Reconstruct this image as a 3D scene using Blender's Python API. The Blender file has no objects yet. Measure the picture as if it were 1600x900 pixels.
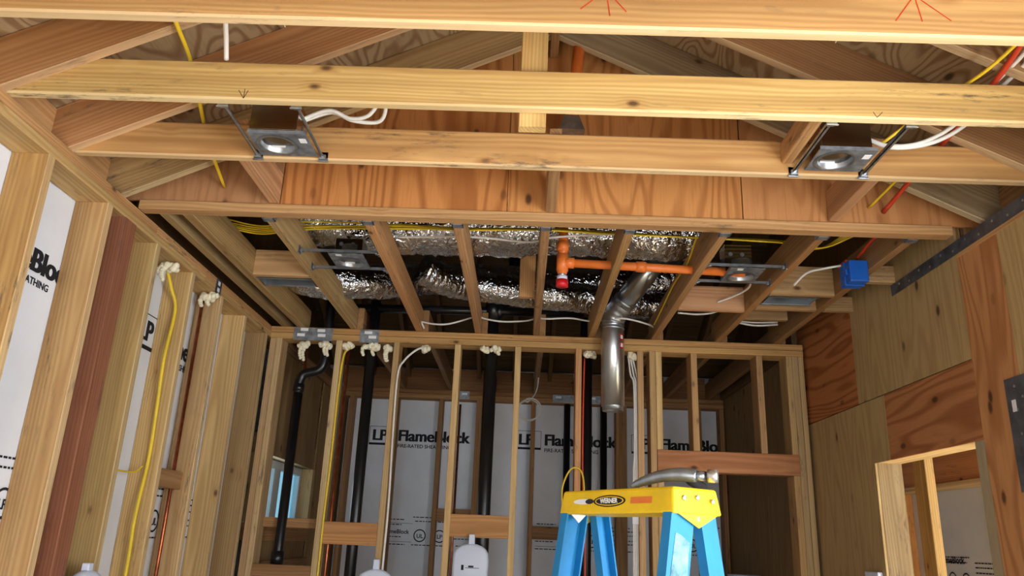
import bpy, bmesh, math, random
from mathutils import Vector, Matrix, noise as mnoise
random.seed(11)
S = bpy.context.scene
COL = S.collection
V = Vector

# ------------------------------------------------------------------ camera
F, PITCH, YAW, ROLL = 1208.4, .316837, -.0199009, .0409987
CAMZ = 1.41
cp, sp, cy, sy, cr, sr = math.cos(PITCH), math.sin(PITCH), math.cos(YAW), math.sin(YAW), math.cos(ROLL), math.sin(ROLL)
fwd = V((sy*cp, cy*cp, sp)); r0 = V((cy, -sy, 0)); u0 = r0.cross(fwd)
right = cr*r0 + sr*u0; up = -sr*r0 + cr*u0
cd = bpy.data.cameras.new('camera'); cam = bpy.data.objects.new('camera', cd); COL.objects.link(cam)
cd.sensor_width = 36; cd.lens = F/1600*36; cd.clip_start = .02
M = Matrix((right, up, -fwd)).transposed().to_4x4(); M.translation = (0, 0, CAMZ); cam.matrix_world = M
S.camera = cam

# ------------------------------------------------------------------ world, lights, exposure
W = bpy.data.worlds.new('sky'); S.world = W; W.use_nodes = True
bg = W.node_tree.nodes['Background']; bg.inputs[0].default_value = (.36, .72, .95, 1); bg.inputs[1].default_value = 1.1
S.view_settings.view_transform = 'Standard'; S.view_settings.look = 'None'; S.view_settings.gamma = 1
S.view_settings.use_curve_mapping = False
S.view_settings.exposure = -0.28

def area(name, loc, tgt, sx, sy_, power, col):
    d = bpy.data.lights.new(name, 'AREA'); d.shape = 'RECTANGLE'; d.size = sx; d.size_y = sy_; d.energy = power; d.color = col
    o = bpy.data.objects.new(name, d); COL.objects.link(o); o.location = loc
    o.rotation_euler = (V(tgt)-V(loc)).to_track_quat('-Z', 'Y').to_euler(); return o
area('daylight_rear_opening', (.05, -2.36, 1.15), (.05, 0, 1.15), 3.0, 2.1, 100, (.97, .98, 1))
area('daylight_side_window', (1.86, .55, 1.45), (-1.8, .75, 1.45), 1.7, 1.5, 165, (.9, .95, 1))
area('daylight_next_room', (2.6, 2.5, 1.4), (2.75, 6.3, 1.5), .9, 1.9, 34, (1, .95, .88))
area('daylight_bath_window', (-1.80, 5.78, 1.69), (0, 5.78, 1.69), .8, .4, 3, (.8, .92, 1))
sd = bpy.data.lights.new('sun', 'SUN'); sd.energy = 30; sd.angle = .03; sd.color = (1, .93, .82)
so_ = bpy.data.objects.new('sun', sd); COL.objects.link(so_); so_.rotation_euler = V((-.12, .62, -.78)).to_track_quat('-Z', 'Y').to_euler()

# ------------------------------------------------------------------ materials
def lin(c):
    return tuple((v/255/12.92 if v/255 <= .04045 else ((v/255+.055)/1.055)**2.4) for v in c)
MATS = {}
class N:
    def __init__(s, name):
        m = bpy.data.materials.new(name); m.use_nodes = True; s.m = m; s.t = m.node_tree
        s.b = s.t.nodes['Principled BSDF']; MATS[name] = m
    def n(s, ty, **kw):
        o = s.t.nodes.new(ty)
        for k, v in kw.items(): setattr(o, k, v)
        return o
    def l(s, a, b): s.t.links.new(a, b)
    def math(s, op, a, b=None, c=None):
        o = s.n('ShaderNodeMath', operation=op)
        for i, v in enumerate((a, b, c)):
            if v is None: continue
            if isinstance(v, (int, float)): o.inputs[i].default_value = v
            else: s.l(v, o.inputs[i])
        return o.outputs[0]
    def ramp(s, fac, a, b, lo=0., hi=1.):
        o = s.n('ShaderNodeMapRange'); s.l(fac, o.inputs[0])
        for i, v in zip((1, 2, 3, 4), (a, b, lo, hi)): o.inputs[i].default_value = v
        return o.outputs[0]
    def mix(s, fac, a, b, mode='MIX'):
        o = s.n('ShaderNodeMix', data_type='RGBA', blend_type=mode)
        for sock, v in ((o.inputs[0], fac), (o.inputs[6], a), (o.inputs[7], b)):
            if isinstance(v, (int, float)): sock.default_value = v
            elif isinstance(v, tuple): sock.default_value = (*v[:3], 1)
            else: s.l(v, sock)
        return o.outputs[2]
    def noise(s, vec, scale=1., detail=3., rough=.55, dist=0.):
        o = s.n('ShaderNodeTexNoise'); s.l(vec, o.inputs['Vector']); o.inputs['Scale'].default_value = scale
        o.inputs['Detail'].default_value = detail; o.inputs['Roughness'].default_value = rough; o.inputs['Distortion'].default_value = dist
        return o.outputs[0]
    def vmap(s, vec, scale):
        o = s.n('ShaderNodeVectorMath', operation='MULTIPLY'); s.l(vec, o.inputs[0]); o.inputs[1].default_value = scale; return o.outputs[0]
    def coords(s):
        tc = s.n('ShaderNodeTexCoord'); oi = s.n('ShaderNodeObjectInfo')
        mu = s.math('MULTIPLY', oi.outputs['Random'], 37.)
        cx = s.n('ShaderNodeCombineXYZ'); s.l(mu, cx.inputs[0]); s.l(s.math('MULTIPLY', mu, 1.7), cx.inputs[1]); s.l(s.math('MULTIPLY', mu, .6), cx.inputs[2])
        ad = s.n('ShaderNodeVectorMath', operation='ADD'); s.l(tc.outputs['Object'], ad.inputs[0]); s.l(cx.outputs[0], ad.inputs[1])
        return tc.outputs['Object'], ad.outputs[0], oi
    def comb(s, f):
        o = s.n('ShaderNodeCombineColor')
        for i in range(3): s.l(f, o.inputs[i])
        return o.outputs[0]
    def bump(s, h, strength=.3, dist=.002):
        o = s.n('ShaderNodeBump'); s.l(h, o.inputs['Height']); o.inputs['Strength'].default_value = strength; o.inputs['Distance'].default_value = dist
        s.l(o.outputs[0], s.b.inputs['Normal'])

def lumber():
    k = N('lumber'); obj, off, oi = k.coords()
    slow = k.noise(k.vmap(off, (.9, 4., 4.)), 1., 2.)
    vor = k.n('ShaderNodeTexVoronoi'); k.l(k.vmap(off, (4.2, 7.5, 7.5)), vor.inputs['Vector']); vor.inputs['Scale'].default_value = 1.15
    kd = vor.outputs['Distance']
    sc = k.n('ShaderNodeSeparateColor'); k.l(vor.outputs['Color'], sc.inputs[0])
    gate = k.ramp(sc.outputs[0], .62, .64)
    knot = k.math('MULTIPLY', gate, k.ramp(kd, .05, .13, 1., 0.))
    halo = k.math('MULTIPLY', gate, k.ramp(kd, .0, .3, 1., 0.))
    sx = k.n('ShaderNodeSeparateXYZ'); k.l(obj, sx.inputs[0])
    rnd = oi.outputs['Random']
    yy = k.math('ADD', sx.outputs[1], k.math('MULTIPLY_ADD', rnd, .16, -.08))
    zz = k.math('ADD', sx.outputs[2], k.math('MULTIPLY_ADD', rnd, .07, .03))
    rad = k.math('SQRT', k.math('ADD', k.math('MULTIPLY', yy, yy), k.math('MULTIPLY', zz, zz)))
    ph = k.math('ADD', k.math('MULTIPLY', rad, 520.), k.math('MULTIPLY', slow, 26.))
    ph = k.math('ADD', ph, k.math('MULTIPLY', halo, 6.))
    ring = k.ramp(k.math('SINE', ph), -1., 1.)
    fine = k.noise(k.vmap(off, (3., 160., 160.)), 1., 3., .7)
    streak = k.noise(k.vmap(off, (.8, 22., 22.)), 1., 3.)
    blot = k.noise(k.vmap(off, (1.4, 5., 5.)), 1., 4.)
    base = oi.outputs['Color']
    dark = k.mix(1., base, (.58, .45, .36), 'MULTIPLY')
    c = k.mix(k.math('MULTIPLY', ring, .48), base, dark)
    c = k.mix(k.ramp(streak, .42, .72, 0., .55), c, dark)
    c = k.mix(k.ramp(fine, .5, .8, 0., .35), c, dark)
    c = k.mix(k.ramp(blot, .56, .8, 0., .35), c, k.mix(1., base, (.62, .56, .50), 'MULTIPLY'))
    c = k.mix(k.ramp(blot, .2, .42, .28, 0.), c, k.mix(1., base, (1.25, 1.3, 1.35), 'MULTIPLY'))
    c = k.mix(k.math('MULTIPLY', halo, .45), c, k.mix(1., base, (.55, .36, .24), 'MULTIPLY'))
    c = k.mix(k.math('MULTIPLY', knot, .85), c, (.06, .028, .014))
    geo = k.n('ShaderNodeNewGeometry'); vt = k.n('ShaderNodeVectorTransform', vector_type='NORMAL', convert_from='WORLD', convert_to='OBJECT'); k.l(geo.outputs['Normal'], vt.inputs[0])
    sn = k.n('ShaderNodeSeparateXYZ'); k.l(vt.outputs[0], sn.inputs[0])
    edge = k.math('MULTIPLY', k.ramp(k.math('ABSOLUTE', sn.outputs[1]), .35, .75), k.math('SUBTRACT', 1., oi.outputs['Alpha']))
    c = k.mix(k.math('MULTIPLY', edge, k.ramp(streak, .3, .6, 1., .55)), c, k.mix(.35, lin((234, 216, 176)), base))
    mold = k.noise(k.vmap(off, (7., 40., 40.)), 1., 5., .75)
    zone = k.noise(k.vmap(off, (1.1, 7., 7.)), 1., 2.)
    c = k.mix(k.math('MULTIPLY', k.ramp(mold, .54, .68), k.ramp(zone, .47, .64, 0., .8)), c, (.075, .062, .052))
    bright = k.ramp(k.noise(k.vmap(off, (.35, 9., 9.)), 1., 2.), .3, .7, .82, 1.16)
    c = k.mix(1., c, k.comb(bright), 'MULTIPLY')
    k.l(c, k.b.inputs['Base Color']); k.b.inputs['Roughness'].default_value = .68
    k.b.inputs['Specular IOR Level'].default_value = .25
    k.bump(k.math('ADD', ring, fine), .18, .001)
lumber()

def plywood(nm='plywood', sc_=(3.0, .42, 3.), amp=95., lin_=60.):   # local x across the grain, y along it, panel colour from the object
    k = N(nm); obj, off, oi = k.coords()
    big = k.noise(k.vmap(off, sc_), 1., 2., .5, .25)
    sx = k.n('ShaderNodeSeparateXYZ'); k.l(obj, sx.inputs[0])
    ph = k.math('ADD', k.math('MULTIPLY', big, amp), k.math('MULTIPLY', sx.outputs[0], lin_))
    ring = k.ramp(k.math('SINE', ph), -.2, 1., 0., 1.)
    vor = k.n('ShaderNodeTexVoronoi', voronoi_dimensions='2D'); k.l(k.vmap(off, (6., 3.2, 1.)), vor.inputs['Vector']); vor.inputs['Scale'].default_value = 1.
    sc = k.n('ShaderNodeSeparateColor'); k.l(vor.outputs['Color'], sc.inputs[0])
    gate = k.ramp(sc.outputs[0], .55, .9)
    knot = k.math('MULTIPLY', gate, k.ramp(vor.outputs['Distance'], .05, .11, 1., 0.))
    halo = k.math('MULTIPLY', gate, k.ramp(vor.outputs['Distance'], .05, .3, 1., 0.))
    fine = k.noise(k.vmap(off, (90., 5., 90.)), 1., 3., .7)
    blot = k.noise(k.vmap(off, (2.2, 1., 2.)), 1., 4.)
    base = oi.outputs['Color']; al = oi.outputs['Alpha']
    dark = k.mix(1., base, (.50, .36, .27), 'MULTIPLY')
    c = k.mix(k.math('MULTIPLY', ring, k.math('MULTIPLY', al, .75)), base, dark)
    c = k.mix(k.ramp(fine, .5, .78, 0., .4), c, dark)
    c = k.mix(k.ramp(blot, .52, .8, 0., .4), c, k.mix(1., base, (.6, .52, .46), 'MULTIPLY'))
    c = k.mix(k.math('MULTIPLY', halo, .3), c, dark)
    c = k.mix(k.math('MULTIPLY', knot, .85), c, (.045, .022, .012))
    k.l(c, k.b.inputs['Base Color']); k.b.inputs['Roughness'].default_value = .7
    k.b.inputs['Specular IOR Level'].default_value = .2
    k.bump(k.math('ADD', ring, fine), .15, .001)
plywood(); plywood('plywood_swirl', (3.6, 1.1, 3.), 120., 10.)

def plain(name, col, rough=.6, metal=0., var=.12, scale=14., bump=0., spec=.5, **kw):
    k = N(name); obj, off, oi = k.coords(); c = lin(col)
    nz = k.noise(off, scale, 4.)
    k.l(k.mix(k.ramp(nz, .3, .75, 0., 1.), tuple(v*(1+var) for v in c), tuple(v*(1-var*2) for v in c)), k.b.inputs['Base Color'])
    k.b.inputs['Roughness'].default_value = rough; k.b.inputs['Metallic'].default_value = metal
    k.b.inputs['Specular IOR Level'].default_value = spec
    if bump: k.bump(k.noise(off, scale*3, 4.), bump, .004)
    for a, b in kw.items(): k.b.inputs[a.replace('_', ' ')].default_value = b
    return MATS[name]
plain('fire_sheathing', (226, 230, 238), .75, var=.05, scale=3., spec=.2)
plain('print_ink', (34, 36, 42), .7, spec=.2)
plain('galvanized', (178, 184, 190), .36, .9, .22, 22.)
plain('galvanized_dull', (150, 156, 164), .5, .7, .25, 30.)
plain('box_metal', (170, 166, 164), .16, 1., .08, 6.)
plain('duct_metal', (196, 202, 206), .28, .95, .12, 5.)
plain('strap_steel', (104, 108, 116), .55, .6, .3, 12.)
k = N('foil'); obj, off, oi = k.coords(); k.b.inputs['Metallic'].default_value = 1.; k.b.inputs['Roughness'].default_value = .09
k.b.inputs['Base Color'].default_value = (.62, .65, .7, 1); k.bump(k.noise(k.vmap(off, (1., 1., 1.)), 30., 2., .5, 1.2), .5, .03)
plain('abs_black', (16, 17, 20), .32, spec=.5)
plain('copper', (176, 96, 62), .3, .9, .25, 18.)
plain('pipe_orange', (228, 120, 48), .45, var=.08)
plain('cable_yellow', (232, 198, 40), .5, var=.06)
plain('cable_white', (226, 224, 218), .5, var=.05)
plain('cable_red', (206, 66, 40), .5, var=.06)
plain('foam', (240, 232, 204), .85, var=.06, scale=40., bump=.5)
plain('blue_plastic', (18, 92, 190), .4, var=.08)
plain('white_plastic', (214, 222, 240), .45, var=.03, scale=4., Subsurface_Weight=.0)
plain('sticker', (232, 234, 236), .6, var=.03)
plain('ladder_yellow', (240, 200, 16), .42, var=.1, scale=9.)
plain('ladder_blue', (20, 128, 190), .55, var=.12, scale=7.)
plain('ladder_sticker', (120, 172, 186), .8, var=.4, scale=30.)
plain('aluminium', (206, 208, 210), .32, .9, .1)
plain('hammer_steel', (150, 160, 170), .3, .85, .2, 20.)
plain('grip_black', (26, 28, 34), .6)
plain('red_plastic', (206, 26, 30), .4)
plain('green_plastic', (40, 110, 70), .5)
plain('red_marker', (196, 60, 30), .8, spec=.1)
plain('pencil', (60, 44, 34), .8, spec=.1)
plain('void_black', (10, 9, 8), .9, spec=.1)
plain('vinyl_white', (226, 236, 240), .4, var=.03)
plain('floor_deck', (206, 192, 168), .75, var=.2, scale=5., spec=.2)
k = N('glass'); k.b.inputs['Base Color'].default_value = (.75, .95, .98, 1); k.b.inputs['Transmission Weight'].default_value = 1.; k.b.inputs['Roughness'].default_value = .15; k.b.inputs['IOR'].default_value = 1.1
mat = lambda n: MATS[n]

# ------------------------------------------------------------------ mesh helpers
def empty(name, loc=(0, 0, 0), label=None, cat=None, group=None, kind=None):
    o = bpy.data.objects.new(name, None); COL.objects.link(o); o.location = loc; o.empty_display_size = .05
    return tag(o, label, cat, group, kind)
def tag(o, label=None, cat=None, group=None, kind=None):
    for kk, v in (('label', label), ('category', cat), ('group', group), ('kind', kind)):
        if v: o[kk] = v
    return o
def root_inv(p):
    return Matrix.LocRotScale(p.location, p.rotation_euler, p.scale).inverted() if p.parent is None else Matrix.Identity(4)
def link(name, me, material, parent=None, mw=None, color=None, smooth=False):
    o = bpy.data.objects.new(name, me); COL.objects.link(o)
    if material and not me.materials: me.materials.append(mat(material))
    if mw is not None: o.matrix_world = mw
    if parent is not None:
        chain = []; q = parent
        while q is not None: chain.append(q); q = q.parent
        w = Matrix.Identity(4)
        for q in reversed(chain): w = w @ q.matrix_parent_inverse @ q.matrix_basis
        o.parent = parent; o.matrix_parent_inverse = w.inverted()
    if color:
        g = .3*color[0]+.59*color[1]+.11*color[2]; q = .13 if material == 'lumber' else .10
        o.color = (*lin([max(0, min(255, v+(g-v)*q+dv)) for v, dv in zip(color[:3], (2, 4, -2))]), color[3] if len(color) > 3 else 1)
    if smooth:
        me.polygons.foreach_set('use_smooth', [True]*len(me.polygons))
    return o
def mesh(vs, fs, name='m'):
    me = bpy.data.meshes.new(name); me.from_pydata([tuple(v) for v in vs], [], fs); me.update(); return me
def beam_mesh(L, w, h, c=.003):
    prof = [(-w/2+c, -h/2), (w/2-c, -h/2), (w/2, -h/2+c), (w/2, h/2-c), (w/2-c, h/2), (-w/2+c, h/2), (-w/2, h/2-c), (-w/2, -h/2+c)]
    vs = [(x, a, b) for x in (-L/2, L/2) for a, b in prof]
    fs = [(i, (i+1) % 8, 8+(i+1) % 8, 8+i) for i in range(8)] + [tuple(range(7, -1, -1)), tuple(range(8, 16))]
    return mesh([(x, b, a) for x, a, b in vs], [f[::-1] for f in fs])   # local: x length, y height, z thickness
def frame(d, upv):
    x = V(d).normalized(); z = x.cross(V(upv)).normalized(); y = z.cross(x); return x, y, z
def board(name, p0, p1, th, ht, upv, parent, color, material='lumber', c=.003):
    """lumber from p0 to p1 (centre line), ht along upv, th across"""
    p0, p1 = V(p0), V(p1); x, y, z = frame(p1-p0, upv)
    m = Matrix((x, y, z)).transposed().to_4x4(); m.translation = (p0+p1)/2
    return link(name, beam_mesh((p1-p0).length, th, ht, c), material, parent, m, color)
def boxboard(name, lo, hi, parent, color=None, material='lumber', c=.003):
    lo, hi = V(lo), V(hi); d = hi-lo; ax = max(range(3), key=lambda i: d[i]); o = [i for i in range(3) if i != ax]
    hax, tax = (o[0], o[1]) if d[o[0]] > d[o[1]] else (o[1], o[0])
    m = (lo+hi)/2; p0 = m.copy(); p1 = m.copy(); p0[ax] = lo[ax]; p1[ax] = hi[ax]
    u = V((0, 0, 0)); u[hax] = 1
    return board(name, p0, p1, d[tax], d[hax], u, parent, color, material, min(c, d[tax]*.3))
def panel(name, pts, origin, ux, uy, th, parent, color=None, material='plywood'):
    """flat sheet: 2-D polygon pts in axes ux, uy at origin; thickness th away along -ux x uy"""
    ux, uy = V(ux).normalized(), V(uy).normalized(); n = ux.cross(uy)
    cx = sum(p[0] for p in pts)/len(pts); cyy = sum(p[1] for p in pts)/len(pts)
    k = len(pts); vs = [(p[0]-cx, p[1]-cyy, 0) for p in pts] + [(p[0]-cx, p[1]-cyy, -th) for p in pts]
    fs = [tuple(range(k)), tuple(range(2*k-1, k-1, -1))] + [(i, k+i, k+(i+1) % k, (i+1) % k) for i in range(k)]
    m = Matrix((ux, uy, n)).transposed().to_4x4(); m.translation = V(origin)+ux*cx+uy*cyy
    return link(name, mesh(vs, fs), material, parent, m, color)
def rect(a, b, c, d): return [(a, c), (b, c), (b, d), (a, d)]
def catmull(pts, sub=6):
    pts = [V(p) for p in pts]
    if len(pts) < 3: return pts
    out = []; P = [pts[0]*2-pts[1]] + pts + [pts[-1]*2-pts[-2]]
    for i in range(1, len(P)-2):
        a, b, c, d = P[i-1:i+3]
        for s in range(sub):
            t = s/sub
            out.append(.5*((2*b)+(c-a)*t+(2*a-5*b+4*c-d)*t*t+(3*b-a-3*c+d)*t**3))
    out.append(pts[-1]); return out
def tube_data(pts, r, seg=8, rf=None, flat=1.):
    n = len(pts); vs = []; fs = []; nrm = None
    for i, p in enumerate(pts):
        t = (pts[min(i+1, n-1)]-pts[max(i-1, 0)]).normalized()
        if nrm is None:
            nrm = t.cross(V((0, 0, 1)));
            if nrm.length < .05: nrm = t.cross(V((0, 1, 0)))
            nrm.normalize()
        nrm = (nrm-t*nrm.dot(t)).normalized(); bn = t.cross(nrm)
        for j in range(seg):
            a = 2*math.pi*j/seg; rr = r if rf is None else rf(i, j, p, a)
            vs.append(p+nrm*math.cos(a)*rr+bn*math.sin(a)*rr*flat)
    for i in range(n-1):
        for j in range(seg):
            fs.append((i*seg+j, i*seg+(j+1) % seg, (i+1)*seg+(j+1) % seg, (i+1)*seg+j))
    fs += [tuple(range(seg-1, -1, -1)), tuple((n-1)*seg+j for j in range(seg))]
    return vs, fs
def tube(name, pts, r, material, parent=None, seg=8, sub=6, label=None, cat=None, group=None, flat=1., rf=None, smooth_path=True):
    P = catmull(pts, sub) if smooth_path else [V(p) for p in pts]
    o0 = V(P[-1]) if parent is None else V((0, 0, 0))
    vs, fs = tube_data(P, r, seg, rf, flat)
    o = link(name, mesh([v-o0 for v in vs], fs), material, parent, Matrix.Translation(o0), None, True)
    return tag(o, label, cat, group)
def join_data(parts):
    vs, fs = [], []
    for v, f in parts:
        k = len(vs); vs += [V(x) for x in v]; fs += [tuple(i+k for i in q) for q in f]
    return vs, fs
def box_data(lo, hi):
    (a, b, c), (d, e, f) = lo, hi
    return [(a, b, c), (d, b, c), (d, e, c), (a, e, c), (a, b, f), (d, b, f), (d, e, f), (a, e, f)], [(3, 2, 1, 0), (4, 5, 6, 7), (0, 1, 5, 4), (1, 2, 6, 5), (2, 3, 7, 6), (3, 0, 4, 7)]
def solid(name, data, material, parent=None, mw=None, bevel=0., smooth=False, color=None):
    o = link(name, mesh(*data), material, parent, mw, color, smooth)
    if bevel:
        b = o.modifiers.new('edge', 'BEVEL'); b.width = bevel; b.segments = 2; b.limit_method = 'ANGLE'
    return o
def lathe_data(prof, seg=20, axis=2):
    vs, fs = [], []; n = len(prof)
    for r, h in prof:
        for j in range(seg):
            a = 2*math.pi*j/seg; vs.append((r*math.cos(a), r*math.sin(a), h))
    for i in range(n-1):
        for j in range(seg): fs.append((i*seg+j, i*seg+(j+1) % seg, (i+1)*seg+(j+1) % seg, (i+1)*seg+j))
    return vs, fs
def xf(data, m):
    return [m @ V(v) for v in data[0]], data[1]
def prism_data(poly, axis, a, b):
    """poly of (u,v) extruded along axis from a to b; axis 0: (y,z), 1: (x,z), 2: (x,y)"""
    def pt(p, t):
        return {0: (t, p[0], p[1]), 1: (p[0], t, p[1]), 2: (p[0], p[1], t)}[axis]
    k = len(poly); vs = [pt(p, a) for p in poly]+[pt(p, b) for p in poly]
    return vs, [tuple(range(k)), tuple(range(2*k-1, k-1, -1))]+[(i, k+i, k+(i+1) % k, (i+1) % k) for i in range(k)]
TXT = {}
def letters(name, body, origin, ux, uy, size, parent, off=.0025, material='print_ink', align='LEFT'):
    c = bpy.data.curves.new('print', 'FONT'); c.body = body; c.size = size; c.offset = off; c.extrude = .0004; c.align_x = align
    c.materials.append(mat(material)); o = bpy.data.objects.new(name, c); COL.objects.link(o)
    key = (body, size, off, align)
    if key not in TXT:
        bpy.context.view_layer.update(); dg = bpy.context.evaluated_depsgraph_get()
        TXT[key] = me = bpy.data.meshes.new_from_object(o.evaluated_get(dg))
        if size > .1:        # heavy lettering: thicken the strokes sideways
            b1 = bmesh.new(); b1.from_mesh(me)
            for dx, dz in ((-.0045, .0001), (.0045, .0002)):
                b2 = bmesh.new(); b2.from_mesh(me); bmesh.ops.translate(b2, verts=b2.verts, vec=(dx, 0, dz)); t_ = bpy.data.meshes.new('t'); b2.to_mesh(t_); b2.free(); b1.from_mesh(t_); bpy.data.meshes.remove(t_)
            b1.to_mesh(me); b1.free()
    bpy.data.objects.remove(o); me = TXT[key]
    ux, uy = V(ux), V(uy); m = Matrix((ux, uy, ux.cross(uy))).transposed().to_4x4(); m.translation = V(origin)
    return link(name, me, material, parent, m)

# lumber colours
YEL, TAN, ORA, RED, PAL, BRN, GRY, PNK = (208, 168, 110), (192, 154, 108), (204, 150, 98), (158, 96, 74), (216, 184, 130), (164, 118, 78), (178, 152, 112), (206, 152, 112)
PAL_ = [YEL, TAN, ORA, YEL, TAN, PAL]
def wc(base=None, j=10):
    b = base or random.choice(PAL_); d = random.uniform(-j, j); return tuple(max(0, min(255, v+d)) for v in b)

# ------------------------------------------------------------------ constants of the place
XL, XLS, XR = -1.72, -1.86, 1.88          # left framing face, left sheathing, right plywood face
ZP = 2.74                                 # top of wall plates
YH, YP, YF = 3.11, 5.06, 7.20             # gable wall, partition, far wall
RID, SL = .09, .475                       # ridge x, roof slope
def roof_z(x): return 2.745+.204+SL*((x+1.71) if x < RID else (2*RID-x+1.71))

# ------------------------------------------------------------------ floor
fl = panel('floor', rect(-2.1, 4.4, -2.6, 7.6), (0, 0, 0), (1, 0, 0), (0, 1, 0), .15, None, None, 'floor_deck')
tag(fl, 'bare pale subfloor of the unfinished house', 'floor', kind='structure')

# ------------------------------------------------------------------ left wall
wl = empty('wall_left', (XL, 0, 0), 'open stud wall backed with white fire-rated sheathing', 'wall', kind='structure')
shl = []
for y0, y1 in ((-2.6, -1.42), (-1.418, -.2), (-.198, 1.02), (1.022, 2.24), (2.242, 3.46), (3.462, 4.68), (4.682, 5.14)):
    shl.append(panel('sheathing_panel', rect(y0, y1, 0, 2.93), (XLS, 0, 0), (0, 1, 0), (0, 0, 1), .013, wl, None, 'fire_sheathing'))
def stamp(parent, o, ux, lp=True, small=True, s=1.):
    """o = left end of the word on the sheet at baseline of the big line; ux = reading direction"""
    o, ux, uz = V(o), V(ux), V((0, 0, 1)); n = ux.cross(uz); e = n*.002
    letters('lettering', 'FlameBlock', o+e, ux, uz, .145*s, parent, .0022)
    letters('lettering', 'FIRE-RATED SHEATHING', o+e-uz*.062*s, ux, uz, .046*s, parent, .0008)
    if lp:
        q = o-ux*.27*s
        letters('lettering', 'LP', q+ux*.028+e, ux, uz, .14*s, parent, .0022)
        fr = [box_data((-.0, -.045, 0), (.24, -.025, .001)), box_data((0, .125, 0), (.24, .129, .001)), box_data((0, -.03, 0), (.004, .129, .001)), box_data((.236, -.03, 0), (.24, .129, .001))]
        m = Matrix((ux, uz, n)).transposed().to_4x4(); m.translation = q+e
        solid('logo_frame', join_data(fr), 'print_ink', parent, m)
    if small: approval(parent, o-uz*.84, ux)
def approval(parent, o, ux, words=True):
    o, ux, uz = V(o), V(ux), V((0, 0, 1)); n = ux.cross(uz); m = Matrix((ux, uz, n)).transposed().to_4x4(); m.translation = o+n*.002
    parts = []
    for cx in (.27, .45):
        rings = [(math.cos(a)*r, math.sin(a)*r) for r in (.046, .056) for a in [2*math.pi*i/24 for i in range(24)]]
        parts.append(([(cx+x, y, .0008) for x, y in rings], [(i, (i+1) % 24, 24+(i+1) % 24, 24+i) for i in range(24)]))
    for row, (x0, x1) in ((.13, (-.05, .12)), (.155, (.2, .52)), (.12, (.22, .48)), (.085, (-.05, .1)), (.09, (.58, .86)), (.12, (.58, .8)), (.055, (.58, .88)), (-.02, (-.06, .1)), (-.02, (.58, .82)), (-.085, (-.06, .14)), (-.085, (.2, .52)), (-.08, (.6, .86)), (.01, (.6, .84))):
        x = x0
        while x < x1:
            w = random.uniform(.012, .04); parts.append(box_data((x, row, 0), (min(x+w, x1), row+.008, .0008))); x += w+.008
    for row in (.1, -.06): parts.append(box_data((-.06, row, 0), (.2, row+.003, .0008)))
    solid('fine_print', join_data(parts), 'print_ink', parent, m)['kind'] = 'stuff'
    letters('lettering', 'UL', o+n*.003+ux*.242-uz*.02, ux, uz, .05, parent, .001)
    letters('lettering', 'LP', o+n*.003+ux*.425-uz*.02, ux, uz, .05, parent, .001)
    if words: letters('lettering', 'FlameBlock', o+n*.003+ux*-.06+uz*.012, ux, uz, .05, parent, .001)
stamp(shl[4], (XLS, 2.42, 2.31), (0, 1, 0), s=.84)
stamp(shl[5], (XLS, 3.83, 2.28), (0, 1, 0))
stamp(shl[3], (XLS, 1.18, 2.30), (0, 1, 0))
for z0, z1, cc in ((2.664, 2.7015, YEL), (2.7025, ZP, ORA)):
    for y0, y1 in ((-2.5, 1.9), (1.905, YH+.2), (YH+.205, 5.19)):
        if z0 < 2.7: y0, y1 = {-2.5: (-2.5, .9), 1.905: (.905, 3.9), YH+.205: (3.905, 5.19)}[y0]
        boxboard('top_plate', (XLS+.001, y0, z0), (XL, y1, z1), wl, wc(cc, 6))
boxboard('bottom_plate', (XLS+.001, -2.5, 0), (XL, 5.19, .038), wl, wc(TAN))
for y, w, cc in ((-1.6, .04, None), (-1.2, .04, None), (-.79, .04, None), (-.39, .04, None), (.02, .04, None), (.43, .04, None), (.83, .04, None), (1.24, .04, None), (1.65, .04, YEL), (2.055, .04, TAN),
                 (2.465, .04, (204, 156, 96)), (2.885, .041, (196, 150, 98)), (3.03, .1, RED), (3.335, .041, (200, 164, 108)), (3.745, .041, YEL), (4.15, .041, TAN), (4.545, .041, YEL), (4.965, .041, (176, 140, 96))):
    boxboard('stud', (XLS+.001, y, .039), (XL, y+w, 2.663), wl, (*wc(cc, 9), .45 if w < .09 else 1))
boxboard('fire_block', (XL-.09, 3.787, 1.60), (XL-.05, 4.149, 1.69), wl, wc(BRN))
for i, y in enumerate((1.79, 2.23, 2.64)):     # bird blocking on the plate between rafters
    boxboard('eave_block', (XLS+.02, y, ZP+.001), (XLS+.06, y+.34, 2.90), wl, wc(ORA))
    
# left wall inside the far room: brown plywood with a small window
XB = -1.725
WY0, WY1, WZ0, WZ1 = 5.33, 6.56, 1.465, 1.915
for pts in (rect(5.205, WY0, 0, 2.655), rect(WY0, WY1, 0, 1.35), rect(WY0, WY1, WZ1+.001, 2.655), rect(WY1+.07, 7.19, 0, 2.655)):
    panel('plywood_panel', pts, (XB, 0, 0), (0, 1, 0), (0, 0, 1), .013, wl, (158, 122, 80, .5))
panel('sheathing_panel', rect(4.682+.46, WY0, 0, 2.93), (XLS, 0, 0), (0, 1, 0), (0, 0, 1), .013, wl, None, 'fire_sheathing'); panel('sheathing_panel', rect(WY1, 7.36, 0, 2.93), (XLS, 0, 0), (0, 1, 0), (0, 0, 1), .013, wl, None, 'fire_sheathing')
panel('sheathing_panel', rect(WY0, WY1, 0, WZ0), (XLS, 0, 0), (0, 1, 0), (0, 0, 1), .013, wl, None, 'fire_sheathing'); panel('sheathing_panel', rect(WY0, WY1, WZ1, 2.93), (XLS, 0, 0), (0, 1, 0), (0, 0, 1), .013, wl, None, 'fire_sheathing')
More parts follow.
